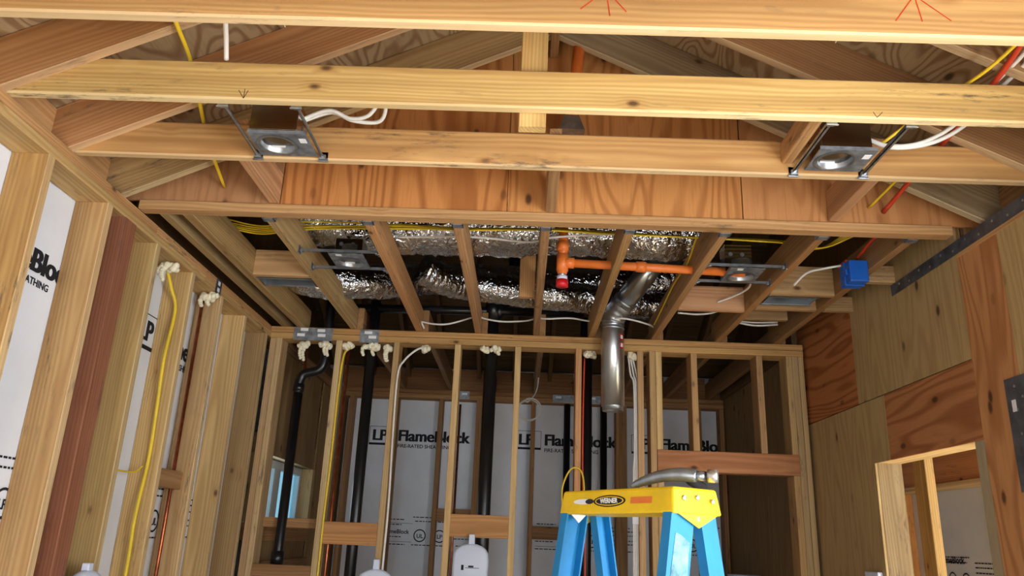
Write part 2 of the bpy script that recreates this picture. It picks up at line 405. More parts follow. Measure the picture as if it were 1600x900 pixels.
boxboard('window_sill_stud', (XLS+.002, WY0-.05, 1.351), (XL+.004, WY1+.03, 1.464), wl, (190, 136, 84)); boxboard('window_jamb', (XLS+.002, WY1, WZ0), (XL+.002, WY1+.068, WZ1), wl, (206, 172, 122)); boxboard('window_jamb', (XLS+.002, WY0-.04, WZ0), (XB-.014, WY0, WZ1), wl, (206, 172, 122))
boxboard('window_header', (XLS+.002, WY0-.04, WZ1+.002), (XB-.014, WY1+.068, 2.05), wl, wc(GRY))
boxboard('fire_block', (XB+.001, 5.21, 1.17), (XB+.03, 6.6, 1.225), wl, wc(BRN))
for z0, z1 in ((2.664, 2.7015), (2.7025, ZP)): boxboard('top_plate', (XLS+.001, 5.205, z0), (XL, 7.19, z1), wl, wc(BRN))
w1 = empty('window_1', (XLS, 5.8, WZ0), 'small white vinyl window in the far room', 'window', kind='structure')
ym = 5.80
for lo, hi in (((-1.86, WY0+.002, WZ0+.001), (-1.81, WY0+.05, WZ1-.001)), ((-1.86, WY1-.05, WZ0+.001), (-1.81, WY1-.002, WZ1-.001)), ((-1.86, WY0+.051, WZ0+.001), (-1.81, WY1-.051, WZ0+.045)), ((-1.86, WY0+.051, WZ1-.06), (-1.81, WY1-.051, WZ1-.001)), ((-1.855, ym, WZ0+.046), (-1.80, ym+.15, WZ1-.061))):
    boxboard('window_frame', lo, hi, w1, None, 'vinyl_white')
for a, b in ((WY0+.051, ym-.001), (ym+.151, WY1-.051)): solid('pane', box_data((-1.842, a, WZ0+.046), (-1.836, b, WZ1-.061)), 'glass', w1)

# ------------------------------------------------------------------ right wall
wr = empty('wall_right', (XR, 0, 0), 'plywood-clad shear wall with a rough opening', 'wall', kind='structure')
PP, PO, PD = (186, 154, 108, .35), (196, 126, 78, .8), (150, 116, 80, .4)
def rp(pts, colr, x=XR, swap=False):
    # pts in (y, z); grain vertical unless swap
    if swap: return panel('plywood_panel', [(z, y) for y, z in pts], (x, 0, 0), (0, 0, 1), (0, 1, 0), .012, wr, colr)
    return panel('plywood_panel', [(-y, z) for y, z in pts][::-1] if 0 else [(-y, z) for y, z in pts], (x, 0, 0), (0, -1, 0), (0, 0, 1), .012, wr, colr)
def cw(p): return p[::-1]
G = .0012
rp(cw(rect(3.195+G, 4.33-G, 2.217, 2.93)), PP)
rp(cw([(4.02+G, 2.211), (4.02+G, 1.88), (4.205, 1.88), (4.205, 0), (5.2, 0), (5.2, 2.211)][::-1]), PP)
rp(rect(3.20+G, 4.02-G, 1.88, 2.211), (190, 122, 78, .85), swap=True)
rp(rect(4.33+G, 5.2, 2.217, 2.93), (186, 112, 66, 1.), swap=True)
rp(cw(rect(2.905+G, 3.195-G, 0, 2.664)), (206, 140, 90, .7))
rp(cw(rect(1.70+G, 2.905-G, 0, 2.664)), (194, 160, 112, .35))
rp(cw(rect(-.25, 1.70-G, 2.22, 2.664)), PP); rp(cw(rect(-.25, 1.70-G, 0, .68)), PP); rp(cw(rect(1.42, 1.70-G, .681, 2.219)), PP); rp(cw(rect(-2.5, -.253, 0, 2.664)), PP)
rp(cw(rect(3.2+G, 4.203, 0, .70)), PO)
rp(cw(rect(5.203, 7.36, 0, 2.93)), PD)
rp(cw(rect(3.2, 3.262, .71, 1.879)), (170, 150, 122, .1), XR+.0005)
for z0, z1, cc in ((2.664, 2.7015, ORA), (2.7025, ZP, TAN)):
    boxboard('top_plate', (XR-.006, -2.5, z0), (XR+.134, 3.19, z1), wr, wc(cc, 5))
for y in (1.79, 2.23, 2.64): boxboard('eave_block', (XR+.08, y, ZP+.001), (XR+.12, y+.34, 2.92), wr, wc(BRN))
for y in (3.195, 4.02, 4.33): boxboard('light_stop_stud', (XR+.0125, y-.02, 1.972 if y < 4.3 else 0), (XR+.14, y+.02, 2.93), wr, wc(TAN))  # unseen boards added behind the plywood seams to stop light leaking through
boxboard('light_stop_block', (XR+.0125, 3.216, 2.19), (XR+.1, 3.999, 2.24), wr, wc(TAN)); boxboard('light_stop_block', (XR+.0125, 4.041, 2.19), (XR+.1, 4.309, 2.24), wr, wc(TAN)); boxboard('light_stop_block', (XR+.0125, 4.351, 2.19), (XR+.1, 5.2, 2.24), wr, wc(TAN)); boxboard('light_stop_stud', (XR+.0125, 2.885, 0), (XR+.14, 2.925, 2.66), wr, wc(TAN)); boxboard('light_stop_stud', (XR+.0125, 3.17, 0), (XR+.14, 3.2185, 1.97), wr, wc(TAN)); boxboard('light_stop_stud', (XR+.0125, 5.18, 0), (XR+.14, 5.22, 2.9), wr, wc(TAN))
# rough opening lining
boxboard('jamb', (XR+.013, 4.203, 0), (XR+.14, 4.245, 1.92), wr, (150, 126, 94)); boxboard('jamb', (XR+.013, 3.22, 0), (XR+.14, 3.258, 1.92), wr, wc(GRY))
boxboard('lintel', (XR+.013, 3.26, 1.882), (XR+.14, 4.202, 1.97), wr, wc(PAL)); boxboard('sill', (XR+.013, 3.26, .66), (XR+.14, 4.202, .699), wr, wc(TAN))
st = solid('strap_tie', box_data((XR-.0095, 1.3, 2.680), (XR-.0065, 3.79, 2.737)), 'strap_steel'); tag(st, 'long dark steel strap nailed along the plate above the plywood', 'strap')
nl = ([xf(lathe_data([(.0, -.002), (.006, -.001), (.006, .001)], 8), Matrix.Translation((XR-.0095, 2.2+i*.1, 2.70+.018*(i % 2))) @ Matrix.Rotation(math.pi/2, 4, 'Y')) for i in range(16)])
for q in nl: solid('nail_head', q, 'galvanized', st)
tp = solid('tie_plate', box_data((XR-.004, 2.70, 1.66), (XR-.001, 3.0, 2.085)), 'strap_steel'); tag(tp, 'dark perforated steel plate on the right plywood wall', 'plate')
for q in ([xf(lathe_data([(.0, -.002), (.006, -.001), (.006, .001)], 8), Matrix.Translation((XR-.004, 2.94-(i % 2)*.04, 2.05-i*.045)) @ Matrix.Rotation(math.pi/2, 4, 'Y')) for i in range(8)]): solid('nail_head', q, 'galvanized', tp)
solid('sticker', box_data((XR-.0052, 2.945, 1.955), (XR-.0041, 2.97, 2.0)), 'sticker', tp)
bx = solid('outlet_box', box_data((XR-.03, 4.24, 1.16), (XR-.001, 4.40, 1.335)), 'white_plastic', bevel=.006); tag(bx, 'pale plastic outlet box on the plywood beside the opening', 'box')

# next room through the opening
wo = empty('wall_outer', (3.2, 0, 0), 'sheathed stud wall of the neighbouring room', 'wall', kind='structure')
so = panel('sheathing_panel', [(-7.5, 0), (-3.0, 0), (-3.0, 2.9), (-7.5, 2.9)], (3.2, 0, 0), (0, -1, 0), (0, 0, 1), .013, wo, None, 'fire_sheathing')
panel('sheathing_panel', rect(1.9, 3.2, 0, 2.9), (0, 7.5, 0), (1, 0, 0), (0, 0, 1), .013, wo, None, 'fire_sheathing')
panel('ceiling_sheet', rect(2.02, 4.4, 2.4, 7.5)[::-1], (0, 0, 2.9), (1, 0, 0), (0, 1, 0), -.013, wo, (190, 150, 100, .4))
approval(so, (3.2, 6.34, 1.27), (0, -1, 0), False)
letters('lettering', 'LP FlameBlock', (3.198, 6.31, 1.385), (0, -1, 0), (0, 0, 1), .07, so, .0014)
for y, cc in ((6.55, (222, 150, 80)), (6.70, PNK), (5.02, YEL)):
    boxboard('stud', (3.06, y, 0), (3.198, y+.045, 1.93), wo, wc(cc, 3))
boxboard('header', (3.055, 3.1, 1.934), (3.198, 7.4, 2.235), wo, (216, 140, 84)); boxboard('header_plate', (3.04, 3.1, 1.90), (3.198, 7.4, 1.933), wo, (232, 196, 140))
boxboard('stud', (2.25, 4.42, .0), (2.30, 4.56, 2.6), wo, (206, 166, 104))

# ------------------------------------------------------------------ rear wall (behind the camera) with a wide opening
wb = empty('wall_rear', (0, -2.4, 0), 'rear wall around a wide glazed opening', 'wall', kind='structure')
for pts in (rect(-1.9, -1.5, 0, 2.74), rect(1.6, 1.95, 0, 2.74), rect(-1.499, 1.599, 2.25, 2.74)):
    panel('sheathing_panel', pts, (0, -2.4, 0), (-1, 0, 0), (0, 0, 1), .02, wb, None, 'fire_sheathing')
panel('plywood_panel', [(-1.95, 2.745), (1.9, 2.745), (-RID, 3.82)], (0, -2.4, 0), (-1, 0, 0), (0, 0, 1), .02, wb, PO)

# ------------------------------------------------------------------ gable wall over the header
wg = empty('wall_gable', (0, YH, ZP), 'plywood gable wall above the flush ceiling plate', 'wall', kind='structure')
def gp(x0, x1, colr):
    xs = [x0]+([RID] if x0 < RID < x1 else [])+[x1]
    pts = [(x0, 2.784), (x1, 2.784)]+[(x, roof_z(x)-.002) for x in reversed(xs)]
    panel('plywood_panel', pts, (0, YH+.012, 0), (1, 0, 0), (0, 0, 1), .012, wg, colr)
gp(-1.85, -1.105, (182, 126, 88, .35)); gp(-1.10, -.10, (204, 130, 72, .9)); gp(-.097, .932, (206, 136, 78, .75)); gp(.937, 2.0, (202, 136, 86, .5))
boxboard('gable_plate', (XL+.001, YH, ZP), (1.83, YH+.062, 2.783), wg, (204, 154, 104))
# wood nails heads on the gable
# ------------------------------------------------------------------ ceiling joists, blocks
ce = empty('ceiling', (0, 0, ZP), 'exposed ceiling joists and blocking', 'ceiling', kind='structure')
bm_ = []
for yb, cc in ((-.99, None), (-.58, None), (-.17, None), (.17, None), (.575, None), (.985, None), (1.395, TAN), (1.805, (212, 158, 98)), (2.226, (214, 172, 104)), (2.634, (206, 152, 94))):
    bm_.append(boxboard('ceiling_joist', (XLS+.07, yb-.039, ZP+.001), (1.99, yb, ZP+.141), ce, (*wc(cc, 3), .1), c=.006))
JX = (-1.165, -.72, -.318, .075, .45, .87, 1.30, 1.69); JC = ((190, 154, 104), (206, 148, 98), (206, 154, 108), (180, 134, 92), (188, 142, 88), (176, 130, 86), (172, 124, 78), (164, 120, 78))
for x, cc in zip(JX, JC):
    boxboard('ceiling_joist', (x-.021, YH+.064, ZP), (x+.021, YP+.10, ZP+.15), ce, wc(cc, 3), c=.004)
    boxboard('ceiling_joist', (x+.023, YP+.01, ZP), (x+.063, YF+.13, ZP+.15), ce, wc(BRN, 6), c=.004)
    hg = join_data([box_data((x-.026, YH+.063, ZP-.004), (x+.026, YH+.10, ZP-.001)), box_data((x-.027, YH+.063, ZP-.004), (x-.0215, YH+.10, ZP+.08)), box_data((x+.0215, YH+.063, ZP-.004), (x+.027, YH+.10, ZP+.08))])
    solid('joist_hanger', hg, 'galvanized_dull', ce)
boxboard('ceiling_joist', (-1.655, YH+.064, ZP+.0), (-1.612, 5.19, ZP+.15), ce, (172, 140, 96)); boxboard('ceiling_joist', (-1.55, YH+.064, ZP), (-1.50, 5.19, ZP+.15), ce, (186, 148, 96)); 
boxboard('rim_joist', (-1.84, YH+.064, ZP+.001), (-1.80, 5.2, ZP+.15), ce, (120, 88, 58)); boxboard('rim_joist', (-1.84, 5.202, ZP+.001), (-1.80, 7.19, ZP+.15), ce, (120, 88, 58)); boxboard('rim_joist', (1.84, 5.202, ZP+.001), (1.877, 7.19, ZP+.15), ce, (120, 88, 58))
for lo, hi, cc in (((-1.498, 3.98, ZP+.002), (-1.188, 4.02, ZP+.148), (206, 160, 114)), ((-1.50, 4.22, ZP+.03), (-1.188, 4.26, ZP+.12), BRN),
                   ((1.323, 4.0, ZP+.002), (1.667, 4.04, ZP+.165), (194, 156, 112)), ((.893, 4.345, ZP+.002), (1.277, 4.385, ZP+.15), (206, 150, 112)), ((1.323, 4.27, ZP), (1.667, 4.31, ZP+.09), (190, 150, 106)), ((1.713, 4.27, ZP), (1.878, 4.31, ZP+.09), (190, 150, 106)), ((1.713, 3.75, ZP), (1.878, 3.79, ZP+.09), (190, 150, 106)), ((1.323, 4.56, ZP+.02), (1.60, 4.60, ZP+.09), (180, 140, 100)),
                   ((-.043, 4.30, ZP+.03), (.05, 4.34, ZP+.3), ORA)):
    boxboard('block', lo, hi, ce, wc(cc, 3))
for x0, cc in ((-1.145, PNK), (.07, (200, 150, 104)), (1.30, PNK)):
    boxboard('block', (x0-.001, 2.636, 2.785), (x0+.045, YH-.002, 2.925), ce, wc(cc, 3))
boxboard('block', (.93, 2.228, 2.785), (.972, 2.594, 2.865), ce, wc(ORA))
boxboard('hanger_post', (-.045, 2.2275, 2.695), (.044, 2.2655, 3.62), ce, (222, 180, 112))
# red layout marks on the joist nearest the camera, pencil ticks on the next ones
def mark(par, x, z, y, rays, material, w=.0016):
    d = []
    for dx, dz in rays:
        a, b = V((x, y-.0006, z)), V((x+dx, y-.0006, z+dz)); t = (b-a).normalized(); n = V((t.z, 0, -t.x))*w
        d.append(([a+n, b+n, b-n, a-n], [(0, 1, 2, 3)]))
    solid('layout_mark', join_data(d), material, par)
mark(bm_[7], .19, 2.86, 1.766, ((-.07, -.065), (.01, -.085), (.055, -.07)), 'red_marker'); mark(bm_[7], 1.03, 2.87, 1.766, ((-.06, -.085), (.012, -.085), (.09, -.08)), 'red_marker'); mark(bm_[7], -.87, 2.86, 1.766, ((-.03, -.05), (.005, -.06), (.03, -.06)), 'red_marker')
mark(bm_[8], -.94, 2.743, 2.187, ((-.02, .03), (.0, .035), (.012, .03)), 'pencil', .001); mark(bm_[8], 1.1, 2.743, 2.187, ((-.01, .02), (.02, .02)), 'pencil', .001)

# ------------------------------------------------------------------ roof
ro = empty('roof', (0, 0, 3.0), 'gable roof of rafters and plywood sheathing seen from inside', 'roof', kind='structure')
ang = math.atan(SL); ca, sa = math.cos(ang), math.sin(ang)
ny = .204*ca/2
def rafter(y, side, cc, th=.038):
    xa, xb = (-2.06, RID-.02) if side < 0 else (2.24, RID+.02)
    zb = lambda x: roof_z(x)-.204/2
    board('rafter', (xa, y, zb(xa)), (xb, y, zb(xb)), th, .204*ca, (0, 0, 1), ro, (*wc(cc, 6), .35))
for y in (.95, 1.35, 1.746, 2.169, 2.577, 2.985):
    rafter(y, -1, {1.746: (188, 132, 84), 2.169: (190, 132, 84), 2.577: (198, 138, 92), 2.985: (186, 148, 100)}.get(y, TAN)); rafter(y, 1, {2.577: (170, 122, 84), 2.985: (164, 140, 112)}.get(y, BRN))
boxboard('ridge_board', (RID-.019, -2.38, 3.57), (RID+.019, YH-.001, 3.80), ro, wc(BRN))
for y0, y1 in ((-2.5, -.1), (-.098, 1.9), (1.902, 4.3)):
    y1 = min(y1, YH+.03)
    for side in (-1, 1):
        ux = V((ca, 0, sa)) if side < 0 else V((-ca, 0, sa)); x0 = -2.06 if side < 0 else 2*RID+2.06
        o = V((x0, 0, roof_z(x0)+.002)); L = (2.06+RID)/ca
        for a, b in ((0, 1.19), (1.193, L)):
            pts = [(a, y0), (b, y0), (b, y1), (a, y1)]
            cc = (168, 138, 108, 1.)
            if side < 0: panel('roof_sheathing', [(y, u) for u, y in pts], o, (0, 1, 0), ux, .015, ro, cc) if 0 else panel('roof_sheathing', pts, o, ux, (0, 1, 0), -.015, ro, cc, 'plywood_swirl')
            else: panel('roof_sheathing', pts, o, ux, (0, 1, 0), .015, ro, cc, 'plywood_swirl')
# lower cross roof beyond the gable, falling to the far wall: rafters and boards
z2 = lambda y: 2.96+.475*(7.36-y)
for i in range(12):
    x = -1.75+i*.406*0.82
    board('rafter', (x, YH+.1, z2(YH+.1)-.085), (x, 7.5, z2(7.5)-.085), .038, .15, (0, 0, 1), ro, wc((120, 88, 58), 6))
for i in range(26):
    ya = YH+.07+i*.172
    board('roof_board', (-2.3, ya+.085, z2(ya+.085)+.012), (2.4, ya+.085, z2(ya+.085)+.012), .019, .186, (0, -1, .475), ro, wc((104, 76, 50), 12))
panel('light_stop_sheathing', rect(-2.3, 2.4, 2.80, z2(YH+.07)+.03), (0, YH+.075, 0), (-1, 0, 0), (0, 0, 1), .01, ro, (120, 86, 58, .4)) if 0 else panel('light_stop_sheathing', [(-2.4, 2.895), (2.3, 2.895), (2.3, z2(YH+.07)+.03), (-2.4, z2(YH+.07)+.03)], (0, YH+.066, 0), (-1, 0, 0), (0, 0, 1), .01, ro, (120, 86, 58, .4))  # added sheet closing the gap above the gable against sky light
for x, s in ((-1.873, 1), (1.895, -1)):  # side sheets added to keep sky light out of the attic
    pts = [(YH+.05, 2.70), (7.36, 2.70), (7.36, 2.96), (YH+.05, z2(YH+.05))]
    if s > 0: panel('light_stop_sheathing', pts, (x, 0, 0), (0, 1, 0), (0, 0, 1), .01, ro, (120, 86, 58, .4))
    else: panel('light_stop_sheathing', [(-y, z) for y, z in pts][::-1], (x, 0, 0), (0, -1, 0), (0, 0, 1), .01, ro, (120, 86, 58, .4))

# ------------------------------------------------------------------ partition
wp = empty('wall_middle', (0, YP, 0), 'open stud partition with doubled top plates', 'wall', kind='structure')
TK = .14
boxboard('top_plate', (XL+.001, YP, 2.656), (1.86, YP+TK, 2.697), wp, (214, 166, 104)); boxboard('top_plate', (XL+.001, YP, 2.699), (.62, YP+TK, ZP-.001), wp, (204, 150, 92)); boxboard('top_plate', (.624, YP, 2.699), (1.86, YP+TK, ZP-.001), wp, (200, 152, 98))
boxboard('bottom_plate', (XL+.001, YP, 0), (.9, YP+TK, .038), wp, wc())
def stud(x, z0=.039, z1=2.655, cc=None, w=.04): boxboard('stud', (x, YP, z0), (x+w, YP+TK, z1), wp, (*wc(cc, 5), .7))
for x, cc in ((-1.718, (188, 140, 96)), (-1.677, TAN), (-1.27, (196, 162, 112)), (-.88, (204, 162, 106)), (-.468, (216, 174, 112)), (-.062, YEL), (.345, (214, 140, 84)), (.755, (196, 142, 90)), (.835, (202, 156, 98))): stud(x, cc=cc)
stud(.877, 2.012, cc=(206, 166, 104)); stud(.877, .039, 1.877, TAN)
stud(1.11, 2.012, cc=(196, 144, 90), w=.042); stud(1.545, 2.012, cc=(176, 128, 82), w=.042)
stud(1.742, 2.012, cc=(196, 156, 98)); stud(1.742, 0, 1.877, (200, 152, 94)); stud(1.783, 0, cc=(170, 134, 90)); stud(1.825, 0, cc=(188, 152, 102), w=.034)
boxboard('door_header', (.878, YP-.003, 1.878), (1.782, YP+.11, 2.011), wp, (190, 124, 84))
for lo, hi, cc in (((-1.676+.041, YP+.10, 1.44), (-1.271, YP+.139, 1.50), BRN), ((-1.229, YP+.002, 1.352), (-.881, YP+.04, 1.487), (204, 142, 88)), ((-.427, YP+.002, 1.425), (-.063, YP+.04, 1.563), (210, 148, 92)), ((-1.635, YP, 1.15), (-1.271, YP+.015, 1.22), BRN)):
    boxboard('block', lo, hi, wp, cc)

# ------------------------------------------------------------------ far wall
wf = empty('wall_far', (0, YF, 0), 'far stud wall backed with white fire-rated sheathing', 'wall', kind='structure')
sf = [panel('sheathing_panel', rect(a, b, 0, 2.98), (0, YF+TK, 0), (1, 0, 0), (0, 0, 1), .013, wf, None, 'fire_sheathing') for a, b in ((-1.9, -.63), (-.628, .59), (.592, 1.95))]
stamp(sf[0], (-1.16, YF+TK, 2.27), (1, 0, 0)); stamp(sf[1], (.215, YF+TK, 2.28), (1, 0, 0)); stamp(sf[2], (1.30, YF+TK, 2.28), (1, 0, 0))
boxboard('top_plate', (-1.70, YF, 2.655), (1.87, YF+TK-.001, 2.70), wf, (176, 126, 80)); boxboard('top_plate', (-1.70, YF, 2.702), (1.87, YF+TK-.001, ZP-.001), wf, (160, 110, 70))
for x, w in ((-1.70, .04), (-1.62, .04), (-1.20, .04), (-.78, .04), (-.43, .13), (.085, .04), (.50, .04), (.87, .1), (1.25, .04), (1.62, .04), (1.83, .04)):
    boxboard('stud', (x, YF, 0), (x+w, YF+TK-.001, 2.654), wf, wc((170, 122, 80), 8))
for a, b, z in ((-.389-.041, -.74, 1.56), (.126, .499, 1.44)):
    a, b = min(a, b), max(a, b); boxboard('fire_block', (a, YF+.03, z), (b, YF+TK-.02, z+.11), wf, wc(BRN))

for i, x in enumerate(JX[:-1]):
    boxboard('rim_block', (x+.066, YF+.02, ZP+.001), (JX[i+1]+.02, YF+.06, ZP+.20), wf, wc((140, 92, 58), 6))
boxboard('rim_block', (-1.70, YF+.02, ZP+.001), (JX[0]+.02, YF+.06, ZP+.20), wf, wc((140, 92, 58), 6)); boxboard('rim_block', (1.756, YF+.02, ZP+.001), (1.87, YF+.06, ZP+.20), wf, wc((140, 92, 58), 6))
# ------------------------------------------------------------------ step ladder
D1 = math.radians(123.3); dL = V((math.cos(D1), math.sin(D1), 0)); dW = V((math.sin(D1), -math.cos(D1), 0))
Kc = V((.372, 1.935, 0)); LT, WT, ZT, HC = .445, .148, 1.554, .064
Mld = Matrix((dW, dL, V((0, 0, 1)))).transposed().to_4x4(); Mld.translation = Kc      # local x = depth (front to rear), y = along the cap
base = Mld @ V((WT/2, LT/2, 0))
ld = empty('step_ladder', base, 'blue fibreglass stepladder with a yellow top cap', 'ladder')
zb = ZT-HC; fl_ = .009
vs = [(-fl_, -fl_, zb), (WT+fl_, -fl_, zb), (WT+fl_, LT+fl_, zb), (-fl_, LT+fl_, zb), (.0, 0, ZT), (WT, 0, ZT), (WT, LT, ZT), (0, LT, ZT)]
fs = [(3, 2, 1, 0), (4, 5, 6, 7), (0, 1, 5, 4), (1, 2, 6, 5), (2, 3, 7, 6), (3, 0, 4, 7)]
capo = solid('top_cap', (vs, fs), 'ladder_yellow', ld, Mld, .006)
for yy in (-fl_-.003, LT+fl_-.001):          # pointed ends that clamp the rails
    solid('cap_end', prism_data([(.004, zb+.001), (.072, zb-.032), (.14, zb+.001)], 1, yy+.0005, yy+.0045), 'ladder_yellow', capo, Mld, .001)
RS = .17
def rail(name, x0, x1, y0, sgn, side, bot=.0):
    """C-channel leaning by RS; side = direction of the open side along the cap"""
    zt = zb+.012; h = zt-bot; dx = sgn*RS*h; t = .005; dp = .03*side
    prof = [(x0, 0), (x1, 0), (x1, dp), (x1-t, dp), (x1-t, t*side), (x0+t, t*side), (x0+t, dp), (x0, dp)]
    k = len(prof); v = [(x, y0+y, zt) for x, y in prof]+[(x+dx, y0+y, bot) for x, y in prof]
    f = [(i, (i+1) % k, k+(i+1) % k, k+i) for i in range(k)]+[tuple(range(k)), tuple(range(2*k-1, k-1, -1))]
    o = solid(name, (v, f), 'ladder_blue', ld, Mld)
    bmx = bmesh.new(); bmx.from_mesh(o.data); bmesh.ops.recalc_face_normals(bmx, faces=bmx.faces); bmx.to_mesh(o.data); bmx.free()
    return o
fr = rail('front_rail', -.006, .07, -.001, -1, 1); fr2 = rail('front_rail', -.006, .07, LT+.001, -1, -1)
rail('rear_rail', .09, .143, .004, 1, 1); rail('rear_rail', .09, .143, LT-.004, 1, -1)
for i in range(4):
    z = .28+i*.29; dx = -RS*(zb-z)
    solid('step', join_data([box_data((-.004+dx, .004, z-.004), (.075+dx, LT-.004, z)), box_data((-.004+dx, .004, z-.05), (.0+dx, LT-.004, z)), box_data((.071+dx, .004, z-.03), (.075+dx, LT-.004, z))]), 'aluminium', ld, Mld)
for z in (.35, .85):
    dx = RS*(zb-z); solid('rear_brace', box_data((.1+dx, .008, z), (.13+dx, LT-.008, z+.025)), 'aluminium', ld, Mld)
rv = lambda x, y, z, ax: xf(lathe_data([(0, .003), (.005, .002), (.007, 0)], 10), Matrix.Translation((x, y, z)) @ ax)
aN = Matrix.Rotation(math.pi/2, 4, 'X'); aW = Matrix.Rotation(-math.pi/2, 4, 'Y')
for q in ([rv(.03, -.0075, zb+.038, aN), rv(.075, -.0075, zb+.041, aN), rv(.125, -.0105, zb+.034, aN), rv(.072, -.0095, zb-.01, aN)]): solid('rivet', q, 'aluminium', capo, Mld)
tilt = lambda z: -fl_*(ZT-z)/HC-.0012
def cap_face(name, poly, material, z0=0., off=0.):
    v = [(tilt(z)-off, y, z) for y, z in poly]; return solid(name, (v, [tuple(range(len(v)))[::-1]]), material, capo, Mld)
ell = lambda cyy, cz, a, b, n=28: [(cyy+a*math.cos(2*math.pi*i/n), cz+b*math.sin(2*math.pi*i/n)) for i in range(n)]
yc = .235; zc_ = zb+.033
cap_face('logo_plate', ell(yc, zc_, .066, .0155), 'print_ink'); cap_face('logo_plate', ell(yc, zc_, .059, .0122), 'ladder_yellow', off=.0004); cap_face('logo_plate', ell(yc, zc_, .054, .0098), 'print_ink', off=.0008)
tz = V((-fl_/HC*-1, 0, 1)).normalized()
lw = letters('lettering', 'WERNER', Mld @ V((tilt(zc_)-.0018, yc, zc_-.0052)), -dL, V((0, 0, 1)), .0175, capo, .0006, 'sticker', 'CENTER')
slot = lambda y0, y1, z0, z1: [(y0, z0), (y1, z0), (y1, z1), (y0, z1)]
cap_face('tool_slot', slot(.07, .15, zc_-.008, zc_+.008), 'pipe_orange'); cap_face('tool_slot', ell(.345, zc_, .045, .0075), 'sticker'); cap_face('tool_slot', ell(.318, zc_, .018, .0068), 'grip_black', off=.0004)
st_ = [(.012, -.0065, 1.44), (.058, -.0065, 1.425), (.052, -.0065, 1.25), (.006, -.0065, 1.25)]
zt0 = zb+.012
stk = [(x-RS*(zt0-z), -.0022, z) for x, z in ((.012, 1.447), (.03, 1.441), (.062, 1.424), (.060, 1.40), (.064, 1.33), (.058, 1.20), (.012, 1.20), (.008, 1.36))]
solid('warning_sticker', (stk, [tuple(range(8))]), 'ladder_sticker', fr, Mld)
solid('rail_cap', prism_data([(.0, zb+.004), (.06, zb+.004), (.03, zb-.022)], 1, LT-.034, LT-.031), 'sticker', fr2, Mld)
# claw hammer lying on the cap
hm = empty('claw_hammer', Mld @ V((.07, .07, ZT)), 'steel claw hammer lying on the yellow ladder cap', 'hammer')
ch = [(-.005, .205, .008), (.01, .17, .022), (.03, .125, .034), (.055, .08, .037), (.075, .05, .034)]
Pc = catmull([Mld @ V((x+.01, y-.045, ZT+z-.004)) for x, y, z in ch], 6); nC = len(Pc)
vs, fs = tube_data(Pc, .01, 10, lambda i, j, p, a: .004+.0165*(i/(nC-1))**.5*(1-.25*max(0, i/(nC-1)-.75)*4) )
link('claw', mesh(vs, fs), 'hammer_steel', hm, None, None, True)
he = Pc[-1]; hd = (Pc[-1]-Pc[-3]); hd.z = 0; hd.normalize()
tube('neck', [he-hd*.004, he+hd*.022], .0125, 'hammer_steel', hm, 14, 1); tube('head_band', [he+hd*.018, he+hd*.03], .0105, 'grip_black', hm, 14, 1); tube('face', [he+hd*.028, he+hd*.044, he+hd*.052], .0165, 'aluminium', hm, 16, 1)
hs = Pc[int(nC*.82)]; hl = (dL*.55+dW*.8).normalized()
tube('handle', [hs-V((0, 0, .004)), hs+hl*.06-V((0, 0, .012)), hs+hl*.24-V((0, 0, .012))], .0115, 'grip_black', hm, 12, 4)

